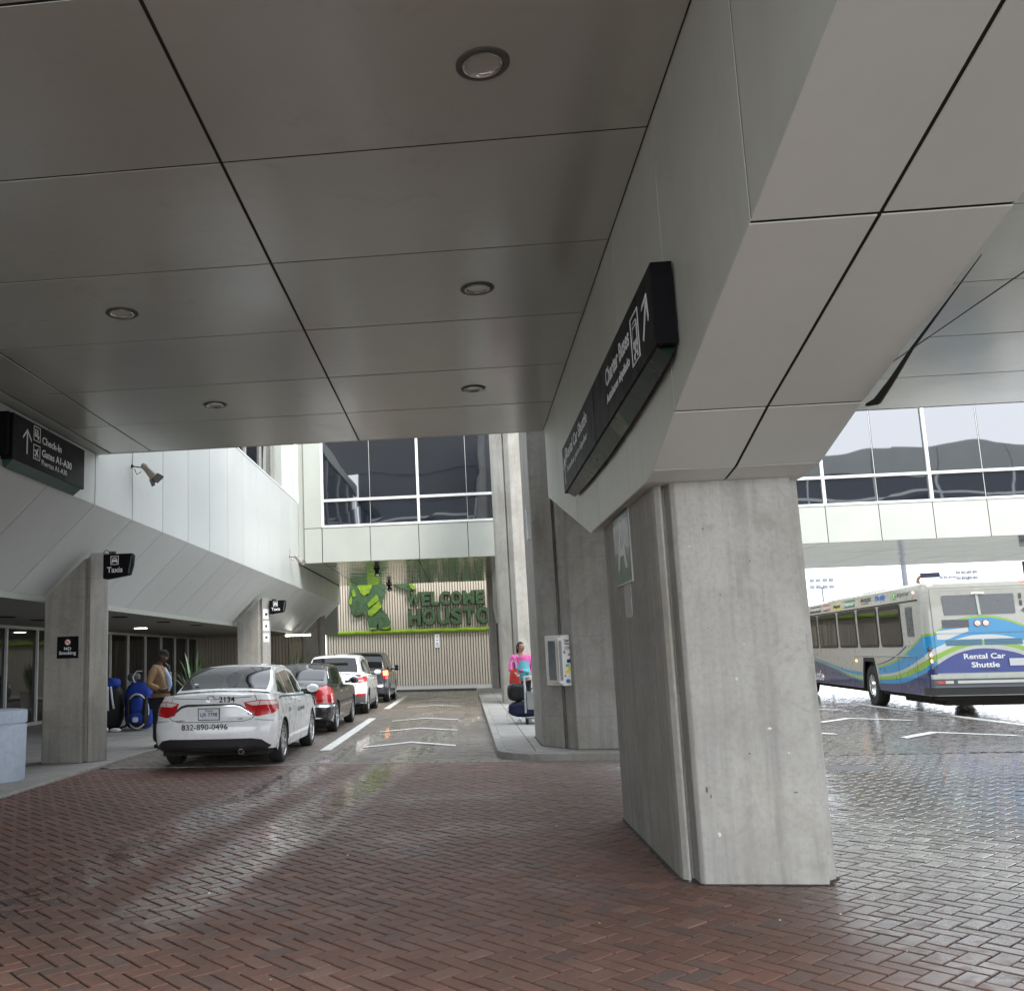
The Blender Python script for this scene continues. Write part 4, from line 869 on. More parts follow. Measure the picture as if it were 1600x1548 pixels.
# ================================================================ CARS  (local: x right, y forward from rear bumper, z up)
def lerpt(tab,x):
    if x<=tab[0][0]: return tab[0][1]
    for (a,va),(b_,vb) in zip(tab[:-1],tab[1:]):
        if x<=b_:
            t=(x-a)/(b_-a); t=t*t*(3-2*t) if len(tab)<99 else t
            return va+(vb-va)*t
    return tab[-1][1]
def lin(tab,x):
    if x<=tab[0][0]: return tab[0][1]
    for (a,va),(b_,vb) in zip(tab[:-1],tab[1:]):
        if x<=b_: return va+(vb-va)*(x-a)/(b_-a)
    return tab[-1][1]
def wheel(parent,x,y,r,w_,side,rimr,spokes=10,rimmat='rim_silver',cover=False):
    o=bpy.data.objects.new('wheel',None); C.objects.link(o); o.parent=parent; o.location=(x,y,r); s=side
    b=MB(); b.lathe([(rimr,-w_/2*s),(r*.93,-w_/2*s),(r*.985,-w_*.40*s),(r,-w_*.25*s),(r,w_*.25*s),(r*.985,w_*.40*s),(r*.93,w_/2*s),(rimr*1.02,w_/2*s),(rimr,w_*.44*s)],axis=0,n=36,m='rubber'); b.build('tyre',o,smooth=True)
    b=MB(); b.lathe([(rimr*1.0,w_*.46*s),(rimr*.97,w_*.48*s),(rimr*.92,w_*.44*s),(rimr*.90,w_*.1*s)],axis=0,n=36,m=rimmat)
    b.lathe([(rimr*.95,w_*.08*s),(.001,w_*.06*s)],axis=0,n=24,m='seam_dark')
    b.lathe([(rimr*.24,w_*.1*s),(rimr*.24,w_*.40*s),(rimr*.14,w_*.46*s),(.001,w_*.46*s)],axis=0,n=18,m=rimmat)
    for i in range(spokes):
        a=2*PI*i/spokes; ca,sa=math.cos(a),math.sin(a); t=.030 if spokes>8 else .05
        def q(rr,tt,h): return (h*s,rr*ca-tt*sa,rr*sa+tt*ca)
        vs=[q(rimr*.2,-t,w_*.40),q(rimr*.2,t,w_*.40),q(rimr*.93,t*.8,w_*.43),q(rimr*.93,-t*.8,w_*.43),q(rimr*.2,-t,w_*.25),q(rimr*.2,t,w_*.25),q(rimr*.93,t*.8,w_*.3),q(rimr*.93,-t*.8,w_*.3)]
        b.add(vs,[(0,1,2,3),(0,4,5,1),(1,5,6,2),(3,2,6,7),(0,3,7,4)],rimmat)
    b.build('rim',o,smooth=30); return o
class Car:
    def __init__(s,P,name,label,cat,loc):
        s.P=P; s.t=thing(name,label,cat,loc,group=None); P_=P
        s.W=P['W']/2; s.L=P['L']
    def hw(s,y,z):     # half width of lower body (sides)
        P=s.P; return s.W*lin(P['side'],z)
    def yr(s,z): return lin(s.P['rear'],z)
    def yf(s,z): return s.L-lin(s.P['front'],z)
    def surf(s,u,z,off=0.):   # u: -1..1 around the rear, beyond = along the side in metres
        P=s.P; n=P.get('n',2.8); w_=s.hw(0,z); d=P.get('rd',.55); y0=s.yr(z); a=abs(u); sg=1 if u>=0 else -1
        if a<=1:
            th=a*PI/2; x=w_*math.sin(th)**(2/n) if th>0 else 0; y=y0+d*(1-max(0,math.cos(th))**(2/n))
        else: x=w_; y=y0+d+(a-1)
        if off:
            e=1e-3; 
            p=Vector((sg*x,y,z)); pu=Vector(s.surf(u+e,z)); pz=Vector(s.surf(u,z+e)); nn=(pu-p).cross(pz-p)
            if nn.length>1e-12:
                nn.normalize()
                if nn.dot(Vector((sg*x,y-2,0)))<0: nn=-nn
                p+=nn*off
            return p
        return Vector((sg*x,y,z))
    def ux(s,x,z):    # lateral x (extended past half width = further along the side) -> u
        n=s.P.get('n',2.8); w_=s.hw(0,z); a=abs(x); sg=1 if x>=0 else -1
        if a>=w_: return sg*(1+(a-w_))
        return sg*math.asin(min(1,(a/w_)**(n/2)))*2/PI
    def patch(s,name,poly,m,off=.006,cuts=3,parent=None):   # poly in (x,z) on the rear
        b=fillpoly(poly,lambda x,z:s.surf(s.ux(x,z),z,off),cuts,m); o=b.build(name,parent or s.t,smooth=60); return o
    def body(s,mat):
        P=s.P; NU=14; lv=13; pts=[]
        # outline: rear arc (right->left reversed) , sides, front arc
        d=P.get('rd',.55); fd=P.get('fd',.8); n=P.get('n',2.8)
        ysd=[]; y=d
        crit=[]
        for yc in P['axles']: crit+= [yc+P['arch']*math.cos(PI*i/14) for i in range(15)]
        ysd=sorted(set([round(d+(s.L-fd-d)*i/26,3) for i in range(1,26)]+[round(c,3) for c in crit if d<c<s.L-fd]))
        half=[('r',i/NU) for i in range(NU+1)]+[('s',y) for y in ysd]+[('f',1-i/NU) for i in range(NU+1)]
        def zb(y):
            z=lin(P['sill'],y)
            for yc in P['axles']:
                q=P['arch']**2-(y-yc)**2
                if q>0: z=max(z,P['wr']+math.sqrt(q)-.0)
            return z
        def pos(h,t):
            k,v=h
            # iterate: z depends on y
            if k=='s': y=v
            elif k=='r': y=d*(1-max(0,math.cos(v*PI/2))**(2/n))
            else: y=s.L-fd*(1-max(0,math.cos(v*PI/2))**(2/n))
            z0=zb(y); z1=lin(P['deck'],y); z0=min(z0,z1-.02); z=z0+(z1-z0)*t
            w_=s.hw(y,z)*lin(P.get('plan',[(0,1),(9,1)]),y)
            if k=='r': x=w_*math.sin(v*PI/2)**(2/n) if v>0 else 0; y=s.yr(z)+d*(1-max(0,math.cos(v*PI/2))**(2/n))
            elif k=='f': x=w_*math.sin(v*PI/2)**(2/n) if v>0 else 0; y=s.yf(z)-fd*(1-max(0,math.cos(v*PI/2))**(2/n))
            else: x=w_
            return (x,y,z)
        b=MB()
        G=[[pos(h,(j/lv)) for j in range(lv+1)] for h in half]
        nh=len(half)
        for sg in(1,-1):
            vs=[(sg*p[0],p[1],p[2]) for col in G for p in col]
            b.add(vs,[(i*(lv+1)+j,(i+1)*(lv+1)+j,(i+1)*(lv+1)+j+1,i*(lv+1)+j+1) for i in range(nh-1) for j in range(lv)],mat)
        # deck with crown
        cr=P.get('crown',.05); NX=8; vs=[]
        for col in G:
            x,y,z=col[-1]
            for k in range(NX+1):
                q=-1+2*k/NX; vs.append((x*q,y,z+cr*(1-q*q)*min(1,x/s.W*1.2)))
        b.add(vs,[(i*(NX+1)+k,(i+1)*(NX+1)+k,(i+1)*(NX+1)+k+1,i*(NX+1)+k+1) for i in range(nh-1) for k in range(NX)],mat)
        # greenhouse shell
        gh=P['gh']; k=P['tumble']; wb=P['gw']; belt=P['belt']
        st=[]; N=44; y0,y1=gh[0][0],gh[-1][0]
        for i in range(N+1):
            y=y0+(y1-y0)*i/N; T=s.T(y); bz=lin(belt,y)-.03; hh=max(.012,T-bz); ww=s.gwid(y)
            def X(z): return max(.05,ww-(z-bz)*k)
            r=min(.11,hh*.5); row=[]
            ring=[(X(bz),bz),(X(bz+(hh-r)*.5),bz+(hh-r)*.5),(X(T-r),T-r)]
            xt=X(T-r)
            for a in (25,50,72): ring.append((xt-r*1.1*(1-math.cos(R(a))),T-r+r*math.sin(R(a))*.98))
            xe=ring[-1][0]
            for q in (.75,.5,.25,0): ring.append((xe*q,T-.0+P.get('rcrown',.03)*(1-q*q)))
            ring=[(p[0],p[1]) for p in ring]; full=ring+[(-p[0],p[1]) for p in ring[::-1][1:]]
            st.append([(p[0],y,p[1]) for p in full])
        m_=len(st[0]); b.add([p for r_ in st for p in r_],[(i*m_+j,(i+1)*m_+j,(i+1)*m_+j+1,i*m_+j+1) for i in range(N) for j in range(m_-1)],P.get('roofmat',mat))
        o=b.build('body',s.t,smooth=38)
        # floor / dark underbody and inner arches
        b=MB(); b.box(-s.W*.86,s.W*.86,.35,s.L-.35,.19,.60,'seam_dark'); b.box(-s.W*.9,s.W*.9,s.P['axles'][0]+.42,s.P['axles'][1]-.42,.20,.8,'seam_dark'); b.build('underbody',s.t)
        return o
    def T(s,y): return lin(s.P['gh'],y)
    def gwid(s,y): return s.P['gw']*lin(s.P.get('gplan',[(0,1),(9,1)]),y)
    def sidewin(s,name,poly,m='car_glass',off=.004,sides=(1,-1)):
        P=s.P
        for sg in sides:
            def f(y,z):
                bz=lin(P['belt'],y)-.03; return (sg*(s.gwid(y)-(z-bz)*P['tumble']+off),y,z)
            fillpoly(poly,f,1,m).build(name,s.t,smooth=True)
    def topwin(s,name,ya,yb,marg,m='car_glass',off=.006,nx=10,ny=8):
        P=s.P
        def f(u,v):
            y=ya+(yb-ya)*v; T=s.T(y); bz=lin(P['belt'],y)-.03; hh=max(.012,T-bz); r=min(.11,hh*.5)
            xt=max(.05,s.gwid(y)-(T-r-bz)*P['tumble'])-marg; q=-1+2*u
            return (xt*q,y,T+P.get('rcrown',.03)*(1-(q*xt/(xt+marg))**2)+off)
        b=MB(); b.grid(f,nx,ny,m); return b.build(name,s.t,smooth=True)
    def sidepatch(s,name,poly,m,off=.004,sides=(1,),cuts=1):   # (y,z) on lower body side
        for sg in sides:
            fillpoly(poly,lambda y,z:(sg*(s.hw(y,z)+off),y,z),cuts,m).build(name,s.t,smooth=True)
    def sidetext(s,txt,y,z,w_,h_,m='grey_paint'):
        return text('lettering',txt,(s.hw(y,z)+.006,y,z),(0,1,0),(0,0,1),m,s.t,w=w_,h=h_)
    def wheels(s,rimr,spokes=10,w_=.215,rimmat='rim_silver',inset=.01):
        r=s.P['wr']
        for yc in s.P['axles']:
            for sg in (1,-1):
                wheel(s.t,sg*(s.hw(yc,.45)-w_/2-inset),yc,r,w_,sg,rimr,spokes,rimmat)
                b=MB(); b.box(min(sg*(s.W*.55),sg*(s.W*.97-.03)),max(sg*(s.W*.55),sg*(s.W*.97-.03)),yc-s.P['arch']+.01,yc+s.P['arch']-.01,s.P['wr']+.05,s.P['wr']+s.P['arch']-.02,'seam_dark') if False else None
        for yc in s.P['axles']:
            for sg in (1,-1):
                b=MB(); n=14; pr=[(s.P['arch']*1.0*math.cos(PI*i/n),s.P['wr']+s.P['arch']*1.0*math.sin(PI*i/n)) for i in range(n+1)]
                xo=s.hw(yc,.6)-.012; xi=s.W*.5
                vs=[(sg*xo,yc+p[0],p[1]) for p in pr]+[(sg*xi,yc+p[0],p[1]) for p in pr]
                b.add(vs,[(i,i+1,i+n+2,i+n+1) for i in range(n)]+[tuple(range(n+1,2*n+2))],'seam_dark'); b.build('wheel_arch_liner',s.t,smooth=True)
    def mirror(s,y,z,mat,size=(.115,.075,.075)):
        for sg in(1,-1):
            x=s.W*.93
            b=MB(); b.ell((sg*(x+.14),y,z),size,mat,14,10); b.tube([(sg*(x-.08),y+.02,z-.04),(sg*(x+.06),y,z-.03)],.025,'black_trim'); o=b.build('side_mirror',s.t,smooth=True)
            b=MB(); b.add([(sg*(x+.06),y-size[1]*.72,z-.035),(sg*(x+.225),y-size[1]*.66,z-.035),(sg*(x+.235),y-size[1]*.66,z+.035),(sg*(x+.06),y-size[1]*.72,z+.045)],[(0,1,2,3)],'reflector')
            b.build('mirror_glass',o)
def line_patch(car,name,pts,w_,m,off=.007):
    """thin ribbon on the rear surface through (x,z) points"""
    b=MB(); L=[];Rr=[]
    for i,p in enumerate(pts):
        a=Vector(pts[max(i-1,0)]); c=Vector(pts[min(i+1,len(pts)-1)]); d=(c-a).normalized(); n=Vector((-d.y,d.x))*w_/2
        L.append(car.surf(car.ux(p[0]+n.x,p[1]+n.y),p[1]+n.y,off)); Rr.append(car.surf(car.ux(p[0]-n.x,p[1]-n.y),p[1]-n.y,off))
    k=len(pts); b.add(L+Rr,[(i,i+1,i+1+k,i+k) for i in range(k-1)],m); return b.build(name,car.t,smooth=True)
def dens(pts,n=6):
    out=[]
    for a,b_ in zip(pts[:-1],pts[1:]): out+=[(a[0]+(b_[0]-a[0])*i/n,a[1]+(b_[1]-a[1])*i/n) for i in range(n)]
    return out+[pts[-1]]
# ---------------------------------------------------------------- 1: white taxi sedan
P1=dict(W=1.90,L=4.95,axles=(1.08,3.85),arch=.37,wr=.335,rd=.50,fd=.95,n=2.7,
 side=[(.2,.94),(.40,.985),(.62,1.0),(.85,.985),(1.0,.93),(1.10,.88)],
 rear=[(.2,.12),(.32,.03),(.50,.0),(.66,.01),(.72,.06),(.95,.09),(1.08,.13),(1.13,.16)],
 front=[(.2,.1),(.5,0),(.75,.12),(.95,.4)],
 sill=[(0,.30),(.5,.27),(.7,.22),(4.2,.22),(4.95,.24)],
 deck=[(0,1.085),(.6,1.075),(1.2,1.06),(1.7,1.02),(3.3,.97),(4.0,.93),(4.6,.82),(4.95,.68)],crown=.055,
 gh=[(.78,1.11),(1.0,1.20),(1.35,1.37),(1.62,1.465),(1.95,1.50),(2.5,1.515),(3.0,1.49),(3.3,1.42),(3.75,1.20),(4.1,1.02)],
 belt=[(0,1.07),(1.2,1.055),(1.7,1.02),(3.4,.97),(4.1,.94)],gw=.84,gplan=[(.7,.93),(1.3,1.0),(3.2,1.0),(4.1,.90)],tumble=.42)
c=Car(P1,'taxi_sedan','white taxi sedan numbered 2134, nearest of the parked line','car',(-3.86,14.16,0)); c.t['group']='cars queued along the left kerb'
c.body('white_paint'); c.topwin('rear_window',.86,1.66,.075); c.topwin('windshield',3.1,3.98,.07)
c.sidewin('side_window',[(1.20,1.09),(1.62,1.05),(1.92,1.04),(1.95,1.385),(1.70,1.385),(1.42,1.25)]); c.sidewin('side_window',[(1.99,1.04),(2.66,1.02),(2.68,1.425),(2.02,1.395)]); c.sidewin('side_window',[(2.74,1.02),(3.62,1.0),(3.45,1.13),(3.05,1.36),(2.76,1.425)])
c.wheels(.245,10); c.mirror(3.42,1.07,'white_paint')
for sg in(1,-1):
    tl=c.patch('tail_light',[(sg*.50,.975),(sg*.72,1.005),(sg*.90,.985),(sg*1.02,.945),(sg*1.01,.90),(sg*.90,.80),(sg*.70,.765),(sg*.56,.80)],'tail_red',.010)
    c.patch('clear_lens',[(sg*.52,.965),(sg*.72,.993),(sg*.90,.972),(sg*1.0,.94),(sg*.96,.915),(sg*.80,.93),(sg*.62,.925)],'tail_clear',.013,3,tl)
    line_patch(c,'lamp_seam',dens([(sg*.73,.995),(sg*.66,.77)]),.008,'seam_dark',.0145)
line_patch(c,'chrome_garnish',dens([(-.66,.79),(-.58,.83),(-.45,.925),(-.36,.945),(.36,.945),(.45,.925),(.58,.83),(.66,.79)]),.034,'black_trim',.010)
line_patch(c,'chrome_strip',dens([(-.62,.80),(-.45,.91),(-.36,.932),(.36,.932),(.45,.91),(.62,.80)]),.010,'chrome',.013)
line_patch(c,'trunk_seam',dens([(-.62,1.09),(-.66,.78),(-.62,.735),(-.50,.70),(.50,.70),(.62,.735),(.66,.78),(.70,.96),(.64,1.09)]),.008,'seam_dark',.004)
line_patch(c,'bumper_seam',dens([(-.93,.69),(-.66,.72)]),.007,'seam_dark',.004); line_patch(c,'bumper_seam',dens([(.66,.72),(.96,.69)]),.007,'seam_dark',.004)
line_patch(c,'spoiler_line',dens([(-.60,1.055),(0,1.03),(.60,1.055)]),.010,'bumper_grey',.003)
c.patch('lower_bumper',[(-.88,.33),(-.76,.43),(-.62,.455),(.62,.455),(.76,.43),(.88,.33),(.80,.275),(-.80,.275)],'black_trim',.008)
b=MB(); b.tube([(.48,.55,.27),(.48,-.0,.265)],.045,'chrome'); b.tube([(.48,.02,.265),(.48,-.004,.265)],.036,'seam_dark'); b.build('exhaust_tip',c.t,smooth=True)
b=MB(); b.ell((.1,.35,.27),(.5,.2,.06),'seam_dark'); b.build('silencer',c.t,smooth=True)
def rear_y(z): return c.yr(z)
def plate(car,x,z,txt,w_=.31,h_=.155,state='TEXAS',off=.02):
    y=car.yr(z)-off; b=MB(); b.box(x-w_/2-.012,x+w_/2+.012,y,y+.03,z-h_/2-.012,z+h_/2+.012,'black_trim'); o=b.build('license_plate',car.t)
    b=MB(); b.box(x-w_/2,x+w_/2,y-.003,y-.0005,z-h_/2,z+h_/2,'bag_white'); b.build('plate_face',o)
    if txt: text('lettering',txt,(x-w_*.42,y-.0032,z-h_*.30),(1,0,0),(0,0,1),'sign_black',o,w=w_*.84,h=h_*.44,bold=.01)
    if state: text('lettering',state,(x-w_*.2,y-.0032,z+h_*.24),(1,0,0),(0,0,1),'sign_black',o,w=w_*.4,h=h_*.17,bold=.01)
    return o
plate(c,-.02,.815,'LJR 7798')
text('lettering','2134',(.13,c.yr(.98)-.012,.985),(1,0,.0),(0,0,1),'sign_black',c.t,w=.24,h=.085,bold=.012)
text('lettering','832-890-0496',(-.42,c.yr(.60)-.016,.590),(1,0,0),(0,0,1),'sign_black',c.t,w=.70,h=.085,bold=.0)
text('lettering','CAMRY',(-.55,c.yr(.72)-.006,.715),(1,0,0),(0,0,1),'bumper_grey',c.t,w=.17,h=.02,bold=.02,shear=.3); text('lettering','XSE',(.42,c.yr(.74)-.006,.73),(1,0,0),(0,0,1),'bumper_grey',c.t,w=.075,h=.02,bold=.02)
b=MB(); yy=c.yr(1.0)-.008
for cx,cz,ra,rb_ in ((0,1.035,.07,.048),(0,1.04,.022,.043),(0,1.058,.048,.018)):
    b.tube([(cx+ra*math.cos(2*PI*i/24),yy,cz+rb_*math.sin(2*PI*i/24)) for i in range(25)],.0055,'chrome',6,False)
b.build('oval_badge',c.t,smooth=True)
c.sidetext('2134',1.42,.76,.20,.07); c.sidetext('832-890-0496',2.25,.72,.66,.07)
c.sidepatch('stripe',[(.9,1.0),(1.15,1.035),(1.9,1.015),(3.3,.975),(3.3,.95),(1.9,.99),(1.15,1.005),(.92,.985)],'dark_green',.004,(1,-1),2)
for y in (1.98,2.95): c.sidepatch('door_seam',[(y,.30),(y+.010,.30),(y+.010,1.0),(y,1.0)],'bumper_grey',.003,(1,-1))
b=MB()
for sg in(1,-1):
    for y in (1.62,2.60): b.ell((sg*(c.hw(y,.9)+.012),y,.90),(.014,.075,.017),'white_paint')
b.build('door_handle',c.t,smooth=True)
b=MB(); b.add([c.surf(0,.9)]*0+[(-.5,.95,1.235),(-.44,.95,1.235),(-.44,.99,1.25),(-.5,.99,1.25)],[(0,1,2,3)],'bag_white'); b.build('window_sticker',c.t)
# ---------------------------------------------------------------- 2: black limousine-style sedan
P2=dict(W=1.94,L=5.45,axles=(1.28,4.25),arch=.37,wr=.335,rd=.62,fd=.8,n=2.6,
 side=[(.2,.93),(.40,.98),(.62,1.0),(.85,.975),(.98,.92),(1.10,.86)],
 rear=[(.2,.12),(.3,.02),(.50,.0),(.60,.0),(.66,.09),(.95,.11),(1.05,.20),(1.1,.3)],
 front=[(.2,.1),(.5,0),(.8,.12),(.95,.35)],
 sill=[(0,.34),(.5,.28),(.8,.22),(4.7,.22),(5.45,.24)],
 deck=[(0,.98),(.5,1.02),(1.3,1.03),(1.9,1.0),(3.8,.95),(4.6,.91),(5.2,.82),(5.45,.72)],crown=.05,
 gh=[(1.22,1.05),(1.45,1.17),(1.75,1.32),(2.1,1.435),(2.5,1.465),(3.1,1.47),(3.5,1.44),(3.8,1.33),(4.3,1.03)],
 belt=[(0,1.02),(1.3,1.02),(1.9,.99),(3.8,.95),(4.3,.93)],gw=.83,gplan=[(1.2,.92),(1.8,1.0),(3.5,1.0),(4.4,.90)],tumble=.44)
c=Car(P2,'black_sedan','glossy black sedan with big upright red tail lamps, second in line','car',(-3.84,20.05,0)); c.t['group']='cars queued along the left kerb'
c.body('black_paint'); c.topwin('rear_window',1.34,2.08,.11); c.topwin('windshield',3.62,4.2,.07)
c.sidewin('side_window',[(1.95,1.03),(2.62,1.0),(2.64,1.37),(2.38,1.37),(2.10,1.22)]); c.sidewin('side_window',[(2.70,1.0),(3.9,.98),(3.72,1.15),(3.45,1.34),(2.72,1.38)])
c.wheels(.245,9,.22,'rim_silver'); c.mirror(3.75,1.06,'black_paint',(.12,.08,.08))
for sg in(1,-1):
    tl=c.patch('tail_light',[(sg*.62,.66),(sg*.99,.66),(sg*.985,.80),(sg*.93,.95),(sg*.82,1.015),(sg*.70,.985),(sg*.63,.85)],'tail_red',.014)
    c.patch('reflector_band',[(sg*.64,.70),(sg*.985,.70),(sg*.98,.745),(sg*.64,.745)],'tail_dark',.018,3,tl)
line_patch(c,'chrome_strip',dens([(-.97,.60),(0,.60),(.97,.60)],14),.030,'chrome',.012)
c.patch('trunk_lamp_bar',[(-.60,.70),(.60,.70),(.60,.80),(-.60,.80)],'tail_dark',.008)
line_patch(c,'bumper_seam',dens([(-.9,.36),(.9,.36)],12),.02,'chrome',.006)
c.sidepatch('side_trim',[(1.72,.52),(3.80,.52),(3.80,.56),(1.72,.56)],'chrome',.006,(1,-1)); c.sidepatch('side_trim',[(1.72,.245),(3.80,.245),(3.80,.27),(1.72,.27)],'chrome',.006,(1,-1))
for y in (2.66,): c.sidepatch('door_seam',[(y,.30),(y+.008,.30),(y+.008,.98),(y,.98)],'bumper_grey',.003,(1,-1))
b=MB()
for sg in(1,-1):
    for y in (2.0,3.0): b.ell((sg*(c.hw(y,.86)+.012),y,.86),(.014,.08,.018),'chrome')
b.build('door_handle',c.t,smooth=True)
b=MB(); 
for sg in(1,-1):
    pts=[(1.45,1.17),(1.75,1.325),(2.1,1.43),(3.1,1.46),(3.5,1.43),(3.9,1.26)]
    b.tube([(sg*(.83-(z-1.0)*.44-.015),y,z-.02) for y,z in pts],.010,'chrome')
b.build('window_trim',c.t)
plate(c,0,.80,'LRV 4417',state='TEXAS') if False else None
# ---------------------------------------------------------------- 3: white small SUV
P3=dict(W=1.90,L=4.42,axles=(.92,3.56),arch=.40,wr=.36,rd=.42,fd=.8,n=2.7,
 side=[(.2,.93),(.45,.975),(.75,1.0),(1.0,.97),(1.12,.92)],
 rear=[(.2,.12),(.35,.02),(.58,.0),(.66,.03),(.75,.05),(1.0,.08),(1.15,.15)],
 front=[(.2,.1),(.5,0),(.9,.15),(1.05,.4)],
 sill=[(0,.34),(.4,.30),(.6,.26),(3.9,.26),(4.42,.28)],
 deck=[(0,1.13),(1.0,1.13),(3.0,1.06),(3.5,1.03),(4.1,.93),(4.42,.8)],crown=.03,
 gh=[(.17,1.13),(.26,1.26),(.40,1.46),(.52,1.60),(.70,1.655),(1.4,1.69),(2.2,1.68),(2.7,1.60),(3.1,1.36),(3.5,1.08)],
 belt=[(0,1.13),(1.0,1.13),(3.0,1.05),(3.5,1.03)],gw=.85,gplan=[(.15,.93),(.9,1.0),(2.8,1.0),(3.5,.92)],tumble=.32,rcrown=.035)
c=Car(P3,'white_suv','compact white suv with tinted tailgate window, third in line','car',(-3.78,27.0,0)); c.t['group']='cars queued along the left kerb'
c.body('white_paint'); c.topwin('rear_window',.20,.50,.085,off=.012); c.topwin('windshield',2.75,3.42,.07)
c.sidewin('side_window',[(.62,1.22),(.98,1.17),(1.02,1.50),(.78,1.50)]); c.sidewin('side_window',[(1.08,1.16),(1.78,1.12),(1.80,1.56),(1.12,1.545)]); c.sidewin('side_window',[(1.86,1.12),(3.0,1.08),(2.72,1.36),(2.45,1.53),(1.88,1.56)])
c.wheels(.255,10,.23); c.mirror(2.85,1.15,'white_paint')
for sg in(1,-1):
    tl=c.patch('tail_light',[(sg*.55,.95),(sg*.74,.905),(sg*.92,.93),(sg*1.04,1.03),(sg*1.02,1.07),(sg*.86,1.07),(sg*.70,1.03)],'tail_red',.012)
    c.patch('clear_lens',[(sg*.60,.952),(sg*.74,.925),(sg*.86,.94),(sg*.84,.965),(sg*.70,.975)],'tail_clear',.016,2,tl)
    c.patch('fog_reflector',[(sg*.62,.53),(sg*.86,.53),(sg*.90,.60),(sg*.66,.585)],'tail_red',.02)
c.patch('lower_bumper',[(-.95,.60),(-.5,.50),(.5,.50),(.95,.60),(.99,.55),(.93,.31),(-.93,.31),(-.99,.55)],'bumper_grey',.010)
line_patch(c,'tailgate_seam',dens([(-.72,1.1),(-.60,.72),(-.4,.66),(.4,.66),(.60,.72),(.72,1.1)]),.008,'seam_dark',.004)
b=MB(); b.box(-.40,.40,.31,.345,1.445,1.475,'black_trim'); b.ell((0,.55,1.71),(.015,.06,.03),'black_trim'); b.build('tailgate_trim',c.t)
text('lettering','2224',(.36,c.yr(1.06)-.006,1.07),(1,0,0),(0,0,1),'bumper_grey',c.t,w=.2,h=.06)
for sg in(1,): c.sidepatch('sill_cladding',[(1.34,.27),(3.14,.27),(3.14,.38),(1.34,.38)],'bumper_grey',.006,(1,-1))
for y in (1.82,2.85): c.sidepatch('door_seam',[(y,.38),(y+.009,.38),(y+.009,1.08),(y,1.08)],'bumper_grey',.003,(1,-1))
c.sidepatch('stripe',[(.75,1.10),(1.5,1.085),(3.2,1.03),(3.2,1.005),(1.5,1.06),(.75,1.075)],'dark_green',.004,(1,-1),2)
b=MB()
for sg in(1,-1):
    for y in (1.55,2.55): b.ell((sg*(c.hw(y,.98)+.012),y,.98),(.014,.08,.017),'white_paint')
b.build('door_handle',c.t,smooth=True)
# ---------------------------------------------------------------- 4: dark grey minivan
P4=dict(W=2.0,L=5.15,axles=(1.0,4.08),arch=.38,wr=.345,rd=.30,fd=.8,n=3.4,
 side=[(.2,.95),(.45,.98),(.75,1.0),(1.0,.98),(1.15,.95)],
 rear=[(.2,.10),(.35,.01),(.58,.0),(.66,.05),(.75,.06),(1.0,.08),(1.15,.11)],
 front=[(.2,.1),(.5,0),(.9,.2),(1.05,.5)],
 sill=[(0,.32),(.4,.28),(.6,.22),(4.5,.22),(5.15,.26)],
 deck=[(0,1.12),(1.0,1.12),(3.6,1.04),(4.3,1.0),(4.8,.88),(5.15,.75)],crown=.03,
 gh=[(.12,1.12),(.18,1.35),(.26,1.58),(.36,1.70),(.60,1.755),(2.0,1.78),(3.0,1.74),(3.4,1.62),(3.9,1.28),(4.3,1.04)],
 belt=[(0,1.12),(1.0,1.12),(3.6,1.04),(4.3,1.0)],gw=.92,gplan=[(.1,.97),(.6,1.0),(3.4,1.0),(4.3,.9)],tumble=.20,rcrown=.03)
c=Car(P4,'minivan','dark grey minivan with blue light in rear window, farthest in line','minivan',(-3.78,33.9,0)); c.t['group']='cars queued along the left kerb'
c.body('grey_paint'); c.topwin('rear_window',.14,.345,.06,off=.012); c.topwin('windshield',3.45,4.2,.07)
c.sidewin('side_window',[(.45,1.20),(1.15,1.17),(1.17,1.62),(.58,1.62)]); c.sidewin('side_window',[(1.25,1.17),(2.2,1.13),(2.22,1.63),(1.27,1.62)]); c.sidewin('side_window',[(2.3,1.13),(3.75,1.08),(3.45,1.38),(3.2,1.58),(2.32,1.63)])
c.wheels(.24,8,.22); c.mirror(3.55,1.18,'black_trim',(.10,.09,.11))
for sg in(1,-1):
    tl=c.patch('tail_light',[(sg*.82,.84),(sg*.985,.84),(sg*.985,1.14),(sg*.80,1.14)],'tail_red',.012); c.patch('lit_lens',[(sg*.835,.96),(sg*.98,.96),(sg*.98,1.12),(sg*.82,1.12)],'amber_lit',.016,2,tl)
c.patch('bumper_top',[(-.95,.55),(.95,.55),(.95,.60),(-.95,.60)],'chrome',.012); 
plate(c,.2,.86,None,state=None)
b=MB(); b.box(.25,.60,.36,.38,1.50,1.56,'blue_led'); b.build('blue_light',c.t)
c.topwin('rear_window',.14,.345,.06,off=.012) if False else None
c.sidepatch('door_rail',[(1.1,.95),(2.3,.93),(2.3,.945),(1.1,.965)],'black_trim',.004,(1,-1))
